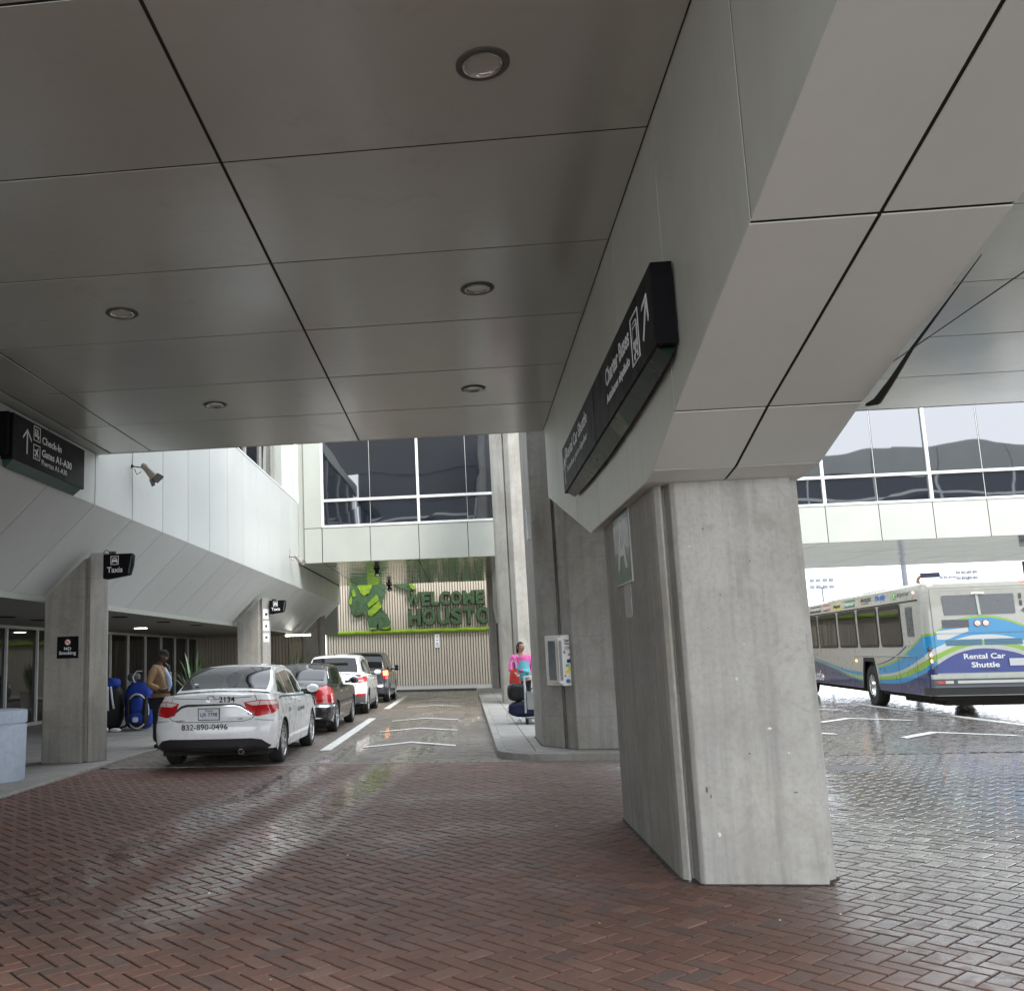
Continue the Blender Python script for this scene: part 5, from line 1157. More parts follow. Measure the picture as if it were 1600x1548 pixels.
# ================================================================ BUS (local: x right from rear-left corner, y forward, z up)
bus=thing('shuttle_bus','white rental car shuttle bus with blue and lime swoosh livery','bus',(9.93,21.93,0),-R(6.3))
BW=2.28; BL=12.6; BT=2.90
def rp(r=.12,n=4): return rrect(0,BW,.02,BL,r,n)
b=MB(); 
plan=rrect(0,BW,0,BL,.16,5); 
lev=[(.42,0),(1.2,0),(2.2,.0),(2.45,.012),(2.70,.035),(2.82,.07),(2.885,.16),(2.90,.30)]
vs=[];
for z,ins in lev:
    for p in plan: vs.append((BW/2+(p[0]-BW/2)*(BW/2-ins)/(BW/2),ins+p[1]*(BL-2*ins)/BL,z))
n=len(plan); fs=[(i+j*n,(i+1)%n+j*n,(i+1)%n+(j+1)*n,i+(j+1)*n) for j in range(len(lev)-1) for i in range(n)]+[tuple(range((len(lev)-1)*n,len(lev)*n))]
# leave wheel openings: drop low side faces and rebuild around arches
AX=(4.27,11.4); AR=.60
keep=[]
for f in fs:
    c_=sum((Vector(vs[i]) for i in f),Vector())/len(f)
    if len(f)==4 and c_.z<.9 and (c_.x<.05 or c_.x>BW-.05) and .3<c_.y<BL-.3: continue
    keep.append(f)
b.add(vs,keep,'bus_cream')
for X in (0.0,BW):
    ya=.16; yb=BL-.16
    top=1.2; poly=[(yb,top),(ya,top),(ya,.42)]
    for yc in AX:
        poly+= [(yc-AR-.10,.42),(yc-AR+.02,.80),(yc-AR*.72,1.16),(yc+AR*.72,1.16),(yc+AR-.02,.80),(yc+AR+.10,.42)]
    poly+=[(yb,.42)]
    poly=[(p[0],min(p[1],1.199) if p[1]!=top else top) for p in poly]
    b.prism(poly,0,X-.0005 if X==0 else X-.02,X+.02 if X==0 else X+.0005,'bus_cream')
body=b.build('body',bus,smooth=35)
b=MB(); b.box(.12,BW-.12,.15,BL-.15,.32,1.3,'seam_dark'); b.box(.35,BW-.35,.3,2.9,.20,.34,'seam_dark'); b.tube([(.1,.35,.36),(BW*.7,.35,.34)],.03,'seam_dark'); b.build('underbody',bus)
sL=lambda s,z,d:(-.001-d,s,z)      # left side surface, s forward
sR_=lambda x,z,d:(x,-.001-d,z)     # rear surface
def curve(tab,n=24):
    xs=[tab[0][0]+(tab[-1][0]-tab[0][0])*i/n for i in range(n+1)]
    out=[]
    for x in xs:
        # catmull-rom on table
        k=max(i for i in range(len(tab)-1) if tab[i][0]<=x+1e-9); p1,p2=tab[k],tab[k+1]; p0=tab[k-1] if k>0 else p1; p3=tab[k+2] if k+2<len(tab) else p2
        t=(x-p1[0])/(p2[0]-p1[0]); m1=(p2[1]-p0[1])/(p2[0]-p0[0])*(p2[0]-p1[0]); m2=(p3[1]-p1[1])/(p3[0]-p1[0])*(p2[0]-p1[0])
        out.append((x,(2*t**3-3*t*t+1)*p1[1]+(t**3-2*t*t+t)*m1+(-2*t**3+3*t*t)*p2[1]+(t**3-t*t)*m2))
    return out
def band(name,lo,hi,fn,m,d,n=28,parent=bus):
    L=curve(lo,n);Hh=curve(hi,n); b=MB(); vs=[fn(p[0],p[1],d) for p in L]+[fn(p[0],max(q[1],p[1]+.001),d) for p,q in zip(L,Hh)]
    b.add(vs,[(i,i+1,i+n+2,i+n+1) for i in range(n)],m); return b.build(name,parent,fix=False)
# livery on the side behind the rear wheel (s .17..3.6) and ahead of it (5.0..10.7)
s0,s1=.165,3.56
limeT=[(s0,1.74),(.9,1.50),(1.58,1.30),(2.5,1.12),(s1,1.01)]
band('livery_lime',[(a,z-.05) for a,z in limeT],limeT,sL,'bus_lime',.0022)
band('livery_cyan',[(s0,1.27),(1.5,.98),(2.5,.86),(s1,.80)],[(a,z-.05) for a,z in limeT],sL,'bus_cyan',.0020)
band('livery_white',[(s0,1.17),(1.5,.92),(2.5,.80),(s1,.75)],[(s0,1.28),(1.5,.985),(2.5,.865),(s1,.805)],sL,'bus_pale',.0024)
band('livery_lime',[(s0,1.02),(1.5,.80),(2.5,.71),(s1,.67)],[(s0,1.17),(1.5,.92),(2.5,.80),(s1,.75)],sL,'bus_lime',.0022)
band('livery_cyan',[(s0,.92),(1.5,.68),(2.5,.61),(s1,.59)],[(s0,1.02),(1.5,.80),(2.5,.71),(s1,.67)],sL,'bus_cyan',.0022)
band('livery_navy',[(s0,.425),(1.5,.425),(2.5,.425),(s1,.425)],[(s0,.92),(1.5,.68),(2.5,.61),(s1,.59)],sL,'bus_navy',.0022)
band('livery_arc',[(1.30,1.47),(2.0,1.27),(2.8,1.12),(3.62,1.035)],[(1.30,1.51),(2.0,1.305),(2.8,1.15),(3.62,1.055)],sL,'bus_blue',.0026)
q0,q1=5.02,10.6
nt_=[(q0,.58),(6.5,.72),(8.0,.90),(9.8,1.07),(q1,1.12)]
band('livery_navy',[(q0,.425),(7,.425),(q1,.425)],nt_,sL,'bus_navy',.0022)
band('livery_lime',nt_,[(a,z+.035) for a,z in nt_],sL,'bus_teal',.0022)
band('livery_lime',[(a,z+.035) for a,z in nt_],[(q0,.70),(6.5,.79),(8.0,.95),(9.8,1.12),(q1,1.165)],sL,'bus_lime',.0022)
band('livery_cyan',[(q0,.745),(6.5,.81),(8,.965),(9.8,1.135),(q1,1.18)],[(q0,.84),(6.5,.885),(8,1.01),(9.8,1.165),(q1,1.20)],sL,'bus_cyan',.0024)
b=MB(); b.box(-.004,0,.72,1.95,.62,1.235,'bus_teal') if False else None
b=MB()
for a,c_,z0,z1 in ((.70,.71,.45,1.24),(1.95,1.96,.45,1.24),(.70,1.96,1.235,1.243)): b.box(-.0065,-.0028,a,c_,z0,z1,'bus_navy')
b.box(-.0045,-.001,.30,5.6,1.245,1.252,'bus_smoke'); b.box(-.012,-.001,1.2,5.6,1.262,1.28,'bus_pale'); b.box(-.0045,-.001,.3,1.4,1.50,1.506,'bus_smoke'); b.build('panel_lines',bus)
# windows
for i,(a,c_) in enumerate(((1.46,3.06),(3.24,4.90),(5.10,6.83),(7.05,9.1),(9.3,10.6))):
    o=MB(); slab(rrect(a,c_,1.48,2.47,.12,5),sL,.012,'black_trim',o); w0=o.build('side_window',bus)
    o=MB(); slab(rrect(a+.07,c_-.07,1.54,2.36,.09,5),lambda u,v,d:(-.013-d,u,v),.002,'dark_glass',o); o.build('pane',w0)
    o=MB(); o.box(-.020,-.014,a+.07,c_-.07,2.19,2.205,'black_trim'); o.build('bar',w0)
o=MB(); slab([(.66,1.70),(1.11,1.70),(1.11,2.37),(.66,2.37)],sL,.004,'bus_smoke',o)
for z in [1.72+.03*k for k in range(21)]: o.box(-.010,-.0051,.67,1.10,z,z+.012,'bumper_grey')
o.build('vent_grille',bus)
o=MB(); slab([(.30,2.487),(6,2.49),(10.6,2.49),(10.6,2.515),(.30,2.512)],lambda u,v,d:(.012-d,u,v),.016,'seam_dark',o); o.build('gutter',bus)
# rental company names on the roof line, facing left
def side3(y,z): 
    ins=lin([(2.2,0),(2.45,.012),(2.70,.035),(2.82,.07)],z); return ins
def logo(txt,s_far,s_near,z0,z1,bgm,fm,bold=.02,shear=0):
    # s_far is further forward = reader's left
    o=bpy.data.objects.new('company_logo',None); C.objects.link(o); o.parent=bus
    zi=.035
    if bgm:
        b=MB(); slab([(s_near,z0),(s_far,z0),(s_far,z1),(s_near,z1)],lambda u,v,d:(side3(u,v)-.003-d,u,v),.002,bgm,b); b.build('panel',o)
        m_=(s_far-s_near)*.10; text('lettering',txt,(side3(0,z0)-.007,s_far-m_,z0+(z1-z0)*.22),(0,-1,0),(.10,0,1),fm,o,w=(s_far-s_near)-2*m_,h=(z1-z0)*.5,bold=bold,shear=shear)
    else: text('lettering',txt,(side3(0,z0)-.004,s_far,z0),(0,-1,0),(.10,0,1),fm,o,w=s_far-s_near,h=z1-z0,bold=bold,shear=shear)
    return o
z_=logo('zipcar',1.66,.78,2.60,2.74,None,'bumper_grey',.0)
b=MB(); slab(circ(1.85,2.665,.14,20,.095),lambda u,v,d:(side3(u,v)-.003-d,u,v),.002,'logo_green',b); b.build('disc',z_); text('lettering','Z',(side3(0,2.62)-.008,1.91,2.62),(0,-1,0),(.1,0,1),'sign_white',z_,w=.12,h=.09,bold=.02)
logo('Thrifty',3.34,2.48,2.60,2.75,None,'logo_blue',.04,.25); p_=logo('PAYLESS',4.55,3.66,2.645,2.74,None,'sign_black',.01,.2)
text('lettering','CAR RENTAL',(side3(0,2.58)-.004,4.5,2.585),(0,-1,0),(.1,0,1),'bus_smoke',p_,w=.7,h=.04)
b=MB()
for k,cc in ((0,'logo_orange'),(.09,'logo_yellow')): slab([(4.76-k,2.57),(4.72-k,2.57),(4.66-k,2.75),(4.70-k,2.75)],lambda u,v,d:(side3(u,v)-.003-d,u,v),.002,cc,b)
b.build('slashes',p_)
logo('National',6.10,5.12,2.57,2.76,'logo_dgreen','sign_white'); logo('Hertz',7.32,6.48,2.57,2.76,'logo_yellow','sign_black'); logo('Sixt',8.48,7.72,2.57,2.76,'logo_red','sign_white'); logo('Enterprise',10.1,8.74,2.57,2.76,'bumper_grey','sign_white')
text('lettering','Shuttle',(-.006,10.68,.50),(0,-1,0),(0,0,1),'sign_white',bus,w=1.62,h=.30,bold=.015)
text('lettering','The Shuttle',(-.006,.75,.50),(0,-1,0),(0,0,1),'bus_pale',bus,w=.36,h=.05) if False else None
# wheels
for yc in AX:
    for sg,xx in ((-1,.16),(1,BW-.16)):
        w0=wheel(bus,xx,yc,.51,.28,sg,.29,2,'chrome'); 
        ch=[o for o in w0.children if o.name.startswith('rim')][0]
        b=MB(); b.lathe([(.285,.13*sg),(.27,.10*sg),(.19,.02*sg),(.17,.03*sg),(.12,.04*sg),(.11,.13*sg),(.085,.16*sg),(.001,.16*sg)],axis=0,n=28,m='chrome'); b.build('hub',w0,smooth=True)
        for i in range(8):
            pass
    for sg in (-1,1):
        X=-.012 if sg<0 else BW+.012
        poly_o=[(yc-AR-.11,.42),(yc-AR+.0,.82),(yc-AR*.74,1.22),(yc+AR*.74,1.22),(yc+AR-.0,.82),(yc+AR+.11,.42)]
        poly_i=[(yc+AR+.03,.42),(yc+AR-.09,.79),(yc+AR*.62,1.12),(yc-AR*.62,1.12),(yc-AR+.09,.79),(yc-AR-.03,.42)]
        b=MB(); b.prism(poly_o+poly_i,0,min(X,X-sg*.03),max(X,X-sg*.03),'rubber'); b.build('wheel_arch_trim',bus)
# rear end
cx=1.12
lt=[(.16,1.76),(.45,1.97),(.8,2.08),(cx,2.115),(1.5,2.06),(1.9,1.90),(2.12,1.77)]
def low(t,d): return [(a,z-d) for a,z in t]
white_b=[(.16,1.44),(.55,1.60),(.85,1.68),(cx,1.70),(1.45,1.68),(1.8,1.59),(2.12,1.44)]
gr=[(.16,1.30),(.55,1.47),(.85,1.56),(cx,1.59),(1.45,1.56),(1.8,1.46),(2.12,1.30)]
gb=[(.16,1.18),(.55,1.37),(.85,1.46),(cx,1.49),(1.45,1.46),(1.8,1.36),(2.12,1.18)]
nb=[(.16,1.08),(.5,1.28),(.8,1.38),(cx,1.41),(1.45,1.37),(1.8,1.27),(2.12,1.08)]
band('livery_lime',low(lt,.05),lt,sR_,'bus_lime',.003)
band('livery_cyan',white_b,low(lt,.05),sR_,'bus_cyan',.003)
band('livery_white',gr,white_b,sR_,'bus_white',.003)
band('livery_lime',gb,gr,sR_,'bus_lime',.003)
band('livery_cyan',nb,gb,sR_,'bus_pale',.003)
band('livery_blue',[(.16,.90),(cx,.90),(2.12,.90)],nb,sR_,'bus_blue',.003)
band('livery_white',[(.22,1.62),(.42,1.62),(.62,1.70),(.85,1.78)],[(.22,1.80),(.42,1.82),(.62,1.84),(.85,1.86)],sR_,'bus_white',.0045)
# corner wrap pieces between side and rear
def cornerband(m,lo,hi):
    b=MB(); vs=[];n=6
    for i in range(n+1):
        a=R(180+90*i/n); x=.16+.1625*math.cos(a)+0; y=.16+.1625*math.sin(a); t=i/n
        vs+=[(x,y,lo[0]+(lo[1]-lo[0])*t),(x,y,hi[0]+(hi[1]-hi[0])*t)]
    b.add(vs,[(2*i,2*i+2,2*i+3,2*i+1) for i in range(n)],m); b.build('livery_corner',bus,smooth=True,fix=False)
cornerband('bus_lime',(1.69,1.71),(1.74,1.76)); cornerband('bus_cyan',(1.28,1.44),(1.69,1.71)); cornerband('bus_white',(1.17,1.30),(1.28,1.44)); cornerband('bus_lime',(1.02,1.18),(1.17,1.30)); cornerband('bus_cyan',(.92,1.08),(1.02,1.18)); cornerband('bus_navy',(.425,.90),(.92,1.08))
o=MB(); slab(rrect(.41,1.80,2.13,2.56,.02,3),sR_,.006,'bus_smoke',o); rw=o.build('rear_window',bus); o=MB(); slab([(1.08,2.12),(1.13,2.12),(1.11,2.58),(1.06,2.58)],lambda u,v,d:(u,-.008-d,v),.012,'bus_pale',o); o.box(.98,1.22,-.05,-.02,2.585,2.605,'chrome'); o.build('wiper_bracket',rw)
o=MB(); slab([(.35,1.86),(.88,1.86),(.88,2.04),(.35,2.04)],lambda u,v,d:(u,-.003-d,v),.004,'bus_smoke',o); slab([(.38,1.48),(1.09,1.48),(1.09,1.61),(.38,1.61)],lambda u,v,d:(u,-.0045-d,v),.004,'bus_teal',o); slab([(1.13,1.48),(1.86,1.48),(1.86,1.61),(1.13,1.61)],lambda u,v,d:(u,-.0045-d,v),.004,'bus_teal',o)
for k in range(5): o.box(.36,.87,-.011,-.007,1.88+.03*k,1.892+.03*k,'bumper_grey')
for k in range(4):
    for a,c_ in ((.39,1.08),(1.14,1.85)): o.box(a,c_,-.0125,-.009,1.49+.03*k,1.50+.03*k,'bumper_grey')
o.build('rear_vent',bus)
o=MB()
for p0,p1 in (((.17,1.74),(2.1,1.74)),((.17,.93),(.17,2.70)),((.17,2.72),(2.08,2.72)),((2.1,.93),(2.1,2.70))):
    if p0[0]==p1[0]: o.box(p0[0]-.004,p0[0]+.004,-.0075,-.001,p0[1],p1[1],'bumper_grey')
    else: o.box(p0[0],p1[0],-.0075,-.001,p0[1]-.004,p0[1]+.004,'bumper_grey')
o.box(.98,1.32,-.012,-.001,.955,.975,'sign_navy'); o.build('panel_lines',bus)
for i,(x,z,m_) in enumerate(((.045,1.42,'bus_smoke'),(.05,1.29,'lamp_pink'),(.055,1.16,'lamp_pink'),(.06,1.03,'bus_smoke'),(1.04,1.945,'lamp_pink'),(1.20,1.945,'lamp_pink'))):
    rr=.055; yy=.04 if i<4 else -.003; xx=x+.045 if i<4 else x
    l=MB(); l.lathe([(rr+.012,yy-.0),(rr+.010,yy-.014),(rr,yy-.018)],(xx,0,z),axis=1,n=20,m='black_trim'); lo=l.build('rear_lamp',bus)
    l=MB(); l.lathe([(rr,yy-.015),(rr*.8,yy-.026),(rr*.4,yy-.03),(.001,yy-.03)],(xx,0,z),axis=1,n=20,m=m_); l.lathe([(rr*.55,yy-.027),(rr*.5,yy-.033),(rr*.38,yy-.031)],(xx,0,z),axis=1,n=20,m='tail_red' if m_=='lamp_pink' else 'bumper_grey'); l.build('lens',lo,smooth=True)
for x in (.86,1.10,1.34): l=MB(); l.box(x-.05,x+.05,.09,.20,2.815,2.845,'red_lit'); l.build('marker_light',bus)
for x,m_ in ((.22,'lamp_pink'),(2.02,'red_lit')): l=MB(); l.box(x-.055,x+.055,.06,.14,2.775,2.81,m_); l.build('marker_light',bus)
l=MB(); l.ell((.02,.52,2.67),(.02,.05,.035),'lamp_pink'); l.ell((-.005,5.4,1.13),(.02,.06,.035),'amber_lit'); l.ell((-.005,9.1,.62),(.02,.05,.03),'lamp_pink'); l.build('side_marker',bus,smooth=True)
text('lettering','Rental Car',(.70,-.004,1.19),(1,0,0),(0,0,1),'sign_white',bus,w=.80,h=.115,bold=.025); text('lettering','Shuttle',(.83,-.004,1.01),(1,0,0),(0,0,1),'sign_white',bus,w=.54,h=.115,bold=.025)
for i,(ch,z) in enumerate((('1',2.44),('1',2.29),('4',2.13))): text('lettering',ch,(1.90,-.002,z),(1,0,0),(0,0,1),'bumper_grey',bus,w=.05 if ch=='1' else .085,h=.115,bold=.0)
l=MB(); l.box(1.545,1.885,-.016,-.002,1.02,1.20,'bus_blue'); lo=l.build('license_plate',bus); l=MB(); l.box(1.56,1.87,-.020,-.017,1.035,1.185,'bag_white'); l.build('plate_face',lo)
l=MB(); l.box(.03,BW-.03,-.10,.05,.78,.875,'bus_pale'); l.box(.02,BW-.02,-.13,.05,.66,.775,'bumper_grey'); l.box(.03,BW-.03,-.125,.05,.60,.655,'mast_grey'); l.box(.48,BW-.1,-.133,-.131,.685,.745,'bus_white'); l.box(-.02,BW+.02,-.05,.4,.44,.60,'black_trim')
bm_=l.build('rear_bumper',bus,bevel=.01); l=MB(); l.box(.08,.24,-.134,-.1315,.685,.745,'tail_red'); l.box(.245,.40,-.134,-.1315,.685,.745,'bus_white'); l.build('reflector_tape',bm_)
l=MB(); l.box(.5,1.8,4,6,2.90,2.97,'bus_pale'); l.build('roof_unit',bus,bevel=.02)
l=MB(); l.tube([(.02,.12,2.86),(.03,.12,2.95),(.08,.12,3.01)],[.045,.035,.03],'jacket_brown'); l.box(.09,.46,.07,.16,2.97,3.075,'sign_navy'); l.build('roof_sensor',bus)
# ================================================================ DISTANT: light masts, pole, sign
def mast(label,x,y,h,s=1):
    t=thing('light_mast',label,'light mast',(x,y,0),group='distant floodlight masts')
    b=MB(); b.tube([(0,0,0),(0,0,h)],[.20,.14],'mast_grey',8); b.build('pole',t)
    b=MB()
    for z in (h,h+1.0*s):
        b.tube([(-1.5*s,0,z),(1.5*s,0,z)],.05,'mast_grey',6)
        for k in (-1.4,-.5,.5,1.4): b.box(k*s-.3*s,k*s+.3*s,-.2,.2,z-.26*s,z+.30*s,'mast_grey')
    b.tube([(0,0,h),(0,0,h+1.0*s)],.05,'mast_grey',6); b.build('lamp_rack',t); return t
mast('distant floodlight mast seen just right of the near column',54.0,150,10.2); mast('distant floodlight mast seen right above the rear of the bus',74.8,150,10.8,.85); mast('small faint floodlight mast left of the one above the bus rear',87.5,182,12.2,.8)
b=MB(); b.tube([(26.4,60,0),(26.4,60,9)],[.18,.14],'mast_grey',12); tag(b.build('pole',smooth=True),'plain grey steel pole rising beyond the bus roof','pole')
t=thing('road_sign','dark blue road sign with car symbol beyond the bus at frame edge','sign',(22.6,40,0))
b=MB(); b.tube([(.3,0,0),(.3,0,3.9)],.06,'mast_grey'); b.tube([(1.6,0,0),(1.6,0,3.9)],.06,'mast_grey'); b.build('post',t)
b=MB(); b.box(-.55,2.3,-.06,.0,3.86,4.62,'sign_navy'); b.build('panel',t)
fn=lambda u,v,d:(u,-.06-d,v); b=frame2(None,'',-.18,.32,4.10,4.55,.03,fn,'sign_white'); carpict(b,fn,.07,4.33,.38,'sign_white'); b.build('car_pictogram',t)
text('lettering','Rental Cars',(-.05,-.062,3.92),(1,0,0),(0,0,1),'sign_white',t,w=1.5,h=.12)
# thin cable slung under the right ceiling? (none)
# ================================================================ TRASH CAN
t=thing('litter_bin','pale blue grey round concrete litter bin at the left frame edge','litter bin',(-6.68,13.1,.03))
b=MB(); b.lathe([(.001,.0),(.405,.0),(.42,.02),(.43,.76),(.425,.775)],n=48,m='can_grey'); b.build('drum',t,smooth=50)
b=MB(); b.lathe([(.41,.775),(.41,.79),(.435,.795),(.437,.93),(.43,.97),(.30,.985),(.29,.95),(.18,.94),(.001,.94)],n=48,m='can_grey'); b.build('lid',t,smooth=50)
b=MB(); b.box(.10,.16,-.416,-.405,.90,.925,'tarnish_shade'); b.build('chip',t)
# ================================================================ PEOPLE
def skin_mesh(V,E,root,sub=2):
    bm=bmesh.new(); lay=bm.verts.layers.skin.verify(); d={}
    for k,(p,r) in V.items():
        v=bm.verts.new(p); v[lay].radius=(r,r) if not isinstance(r,tuple) else r; v[lay].use_root=(k==root); d[k]=v
    for a,b_ in E: bm.edges.new((d[a],d[b_]))
    me=bpy.data.meshes.new('sk'); bm.to_mesh(me); bm.free(); o=bpy.data.objects.new('sk',me); C.objects.link(o)
    m=o.modifiers.new('s','SKIN'); m.use_smooth_shade=True; s=o.modifiers.new('u','SUBSURF'); s.levels=sub; s.render_levels=sub
    dg=bpy.context.evaluated_depsgraph_get(); dg.update(); me2=bpy.data.meshes.new_from_object(o.evaluated_get(dg)); bpy.data.objects.remove(o)
    out=([v.co.copy() for v in me2.vertices],[tuple(p.vertices) for p in me2.polygons]); bpy.data.meshes.remove(me2); return out
def head_add(b,M4,skin,s=1.0,female=False):
    vs=[];fs=[];nu,nv=28,22
    for j in range(nv+1):
        ph=PI*j/nv; cz=math.cos(ph); sr=math.sin(ph)
        for i in range(nu):
            t=2*PI*i/nu; x=sr*math.cos(t); y=sr*math.sin(t); z=cz
            X=x*.098; Y=y*.077; Z=z*.122
            if z<0: 
                k=1-.34*(-z)**1.4; Y*=k; X*= (1-.12*(-z))*1.0
                if x>0: X+=.012*(-z)
            if x<0: X*=1.04
            # brow, eye sockets, cheeks, chin
            if x>.4:
                X-=.010*math.exp(-((z-.02)/.12)**2)*(math.exp(-((abs(y)-.38)/.18)**2))
                X+=.005*math.exp(-((z-.20)/.10)**2)
                X+=.026*math.exp(-((z+.22)/.13)**2)*math.exp(-(y/.12)**2)+.012*math.exp(-((z+.02)/.18)**2)*math.exp(-(y/.09)**2)
                X+=.007*math.exp(-((z+.50)/.06)**2)*math.exp(-(y/.26)**2)
                X+=.008*math.exp(-((z+.78)/.12)**2)*math.exp(-(y/.25)**2)
            vs.append(M4@Vector((X*s,Y*s,Z*s)))
    for j in range(nv):
        for i in range(nu): fs.append((j*nu+i,j*nu+(i+1)%nu,(j+1)*nu+(i+1)%nu,(j+1)*nu+i))
    b.add(vs,fs,skin)
    def e(c,r,m,rot=None):
        q=MB(); q.ell((0,0,0),r,m,10,8); b.add([M4@(Vector(c)*s+Vector(v)*s) for v in q.v],q.f,m)
    for sg in(1,-1):
        e((.083,sg*.031,.003),(.010,.014,.008),'sign_white'); e((.0905,sg*.031,.003),(.005,.006,.006),'hair_dark')
        e((.090,sg*.031,.022),(.006,.018,.004),'hair_dark'); e((-.005,sg*.079,-.005),(.022,.009,.032),skin)
    e((.099,0,-.060),(.007,.024,.006),'smoke_red' if female else 'tarnish_shade')
def hand_add(b,wr,d,nrm,skin,curl=.6,s=1.0,right=True):
    """wrist position, direction of the fingers, palm normal (fingers curl towards it)"""
    d=Vector(d).normalized(); nrm=(Vector(nrm)-d*Vector(nrm).dot(d)).normalized(); side=d.cross(nrm)*(1 if right else -1); wr=Vector(wr)
    b.tube([wr-d*.02*s,wr+d*.02*s,wr+d*.05*s,wr+d*.085*s],[.026*s,.030*s,.036*s,.034*s],skin,10)
    for k,(off,ln) in enumerate(((-.030,.066),(-.010,.078),(.010,.074),(.029,.058))):
        p=wr+d*.082*s+side*off*s; pts=[p]; dd=d.copy(); r0=.0095
        for q in range(3):
            a=curl*(.55+.18*k); dd=(dd*math.cos(a)+nrm*math.sin(a)).normalized() if q else (dd*math.cos(a*.5)+nrm*math.sin(a*.5)).normalized()
            nn=(nrm-dd*nrm.dot(dd)); p=p+dd*ln*s*(.42,.33,.25)[q]; pts.append(p)
        b.tube(pts,[.0098*s,.0092*s,.0082*s,.0062*s],skin,8)
    p=wr+d*.02*s-side*.026*s; b.tube([p,p+(d*.5-side*.75+nrm*.3)*.036*s,p+(d*.9-side*.7+nrm*.5)*.062*s],[.0125*s,.011*s,.008*s],skin,8)
def person(label,loc,rz,build):
    t=thing('person',label,'person',loc,rz); build(t); return t
def man(t):
    b=MB()
    V={'pel':((0,0,.97),.115),'s1':((-.01,0,1.12),.115),'s2':((-.03,0,1.30),.135),'s3':((-.03,0,1.43),.115),'nk':((.01,0,1.54),.055),'nk2':((.045,0,1.62),.052)}
    E=[('pel','s1'),('s1','s2'),('s2','s3'),('s3','nk'),('nk','nk2')]
    for n_,sg in(('r',-1),('l',1)):
        V.update({'hip'+n_:((0,sg*.10,.90),.092),'kn'+n_:((.035 if sg>0 else .0,sg*.10,.52),.060),'an'+n_:((-.0+.05*(sg>0),sg*.10,.11),.042),'to'+n_:((.15+.05*(sg>0),sg*.12,.045),.036)})
        E+=[('pel','hip'+n_),('hip'+n_,'kn'+n_),('kn'+n_,'an'+n_),('an'+n_,'to'+n_)]
    V.update({'shr':((-.03,-.18,1.455),.062),'elr':((-.13,-.27,1.19),.045),'wrr':((.09,-.235,1.085),.030),'shl':((-.02,.18,1.455),.062),'ell':((.13,.25,1.22),.045),'wrl':((.17,.09,1.45),.030)})
    E+=[('s3','shr'),('shr','elr'),('elr','wrr'),('s3','shl'),('shl','ell'),('ell','wrl')]
    b.add(*skin_mesh(V,E,'pel'),'skin_dark')
    Mh=Matrix.Translation((.085,0,1.695))@Matrix.Rotation(R(24),4,'Y')@Matrix.Rotation(R(-8),4,'Z')
    head_add(b,Mh,'skin_dark',1.0)
    hand_add(b,(.09,-.235,1.085),(.9,.15,-.25),(.1,.9,-.2),'skin_dark',.5,right=False); hand_add(b,(.17,.09,1.45),(-.15,-.45,.9),(-.9,-.3,.1),'skin_dark',.7)
    b.build('body',t,smooth=60)
    # jacket
    b=MB()
    V={'pel':((.02,0,1.00),.165),'s1':((.035,0,1.10),.185),'s2':((.0,0,1.28),.185),'s3':((-.03,0,1.43),.155),'nk':((-.01,0,1.535),.085),'shr':((-.03,-.185,1.46),.088),'elr':((-.14,-.28,1.18),.070),'er2':((-.03,-.27,1.13),.064),'wrr':((.07,-.24,1.09),.050),'shl':((-.02,.185,1.46),.088),'ell':((.13,.26,1.21),.070),'wrl':((.165,.115,1.42),.050)}
    E=[('pel','s1'),('s1','s2'),('s2','s3'),('s3','nk'),('s3','shr'),('shr','elr'),('elr','er2'),('er2','wrr'),('s3','shl'),('shl','ell'),('ell','wrl')]
    vs,fs=skin_mesh(V,E,'s2'); vs=[v+mnoise.noise_vector(v*9)*.012+mnoise.noise_vector(v*24)*.006 for v in vs]; b.add(vs,fs,'jacket_brown'); b.tube([(.03,0,.935),(.03,0,1.0)],[.175,.19],'jacket_brown',20); b.build('jacket',t,smooth=60)
    b=MB(); b.tube([(.175,-.03,1.05),(.215,-.035,1.16),(.195,-.03,1.30),(.115,-.02,1.46)],[.04,.05,.05,.035],'shirt_blue',10); b.build('shirt',t,smooth=60)
    b=MB()
    V={'pel':((.0,0,.93),.16)}; E=[]
    for n_,sg in(('r',-1),('l',1)):
        V.update({'h'+n_:((0,sg*.095,.84),.115),'k'+n_:((.03 if sg>0 else .0,sg*.10,.50),.088),'a'+n_:((.04*(sg>0)-.01,sg*.10,.10),.078)}); E+=[('pel','h'+n_),('h'+n_,'k'+n_),('k'+n_,'a'+n_)]
    vs,fs=skin_mesh(V,E,'pel'); vs=[v+mnoise.noise_vector(v*8)*.010 for v in vs]; b.add(vs,fs,'trouser_dark'); b.build('trousers',t,smooth=60)
    for sg in(1,-1):
        b=MB(); b.ell((.08+.05*(sg>0),sg*.11,.045),(.145,.052,.05),'shoe_black'); b.box(-.05+.05*(sg>0),.2+.05*(sg>0),sg*.11-.045,sg*.11+.045,0,.02,'seam_dark'); b.build('shoe',t,smooth=60)
    b=MB(); vs=[]; 
    q=MB(); q.ell((0,0,0),(.108,.088,.112),None,24,16); keep=[i for i,v in enumerate(q.v)]
    Mb=Mh@Matrix.Translation((-.008,0,.022))
    b.add([Mb@(Vector((v[0],v[1],v[2] if v[2]>.02 else .02+(v[2]-.02)*.15))) for v in q.v],q.f,'beanie_black'); b.build('beanie',t,smooth=60)
person('man in brown jacket and dark beanie standing head bowed beside white taxi',(-5.83,17.8,.03),R(4),man)
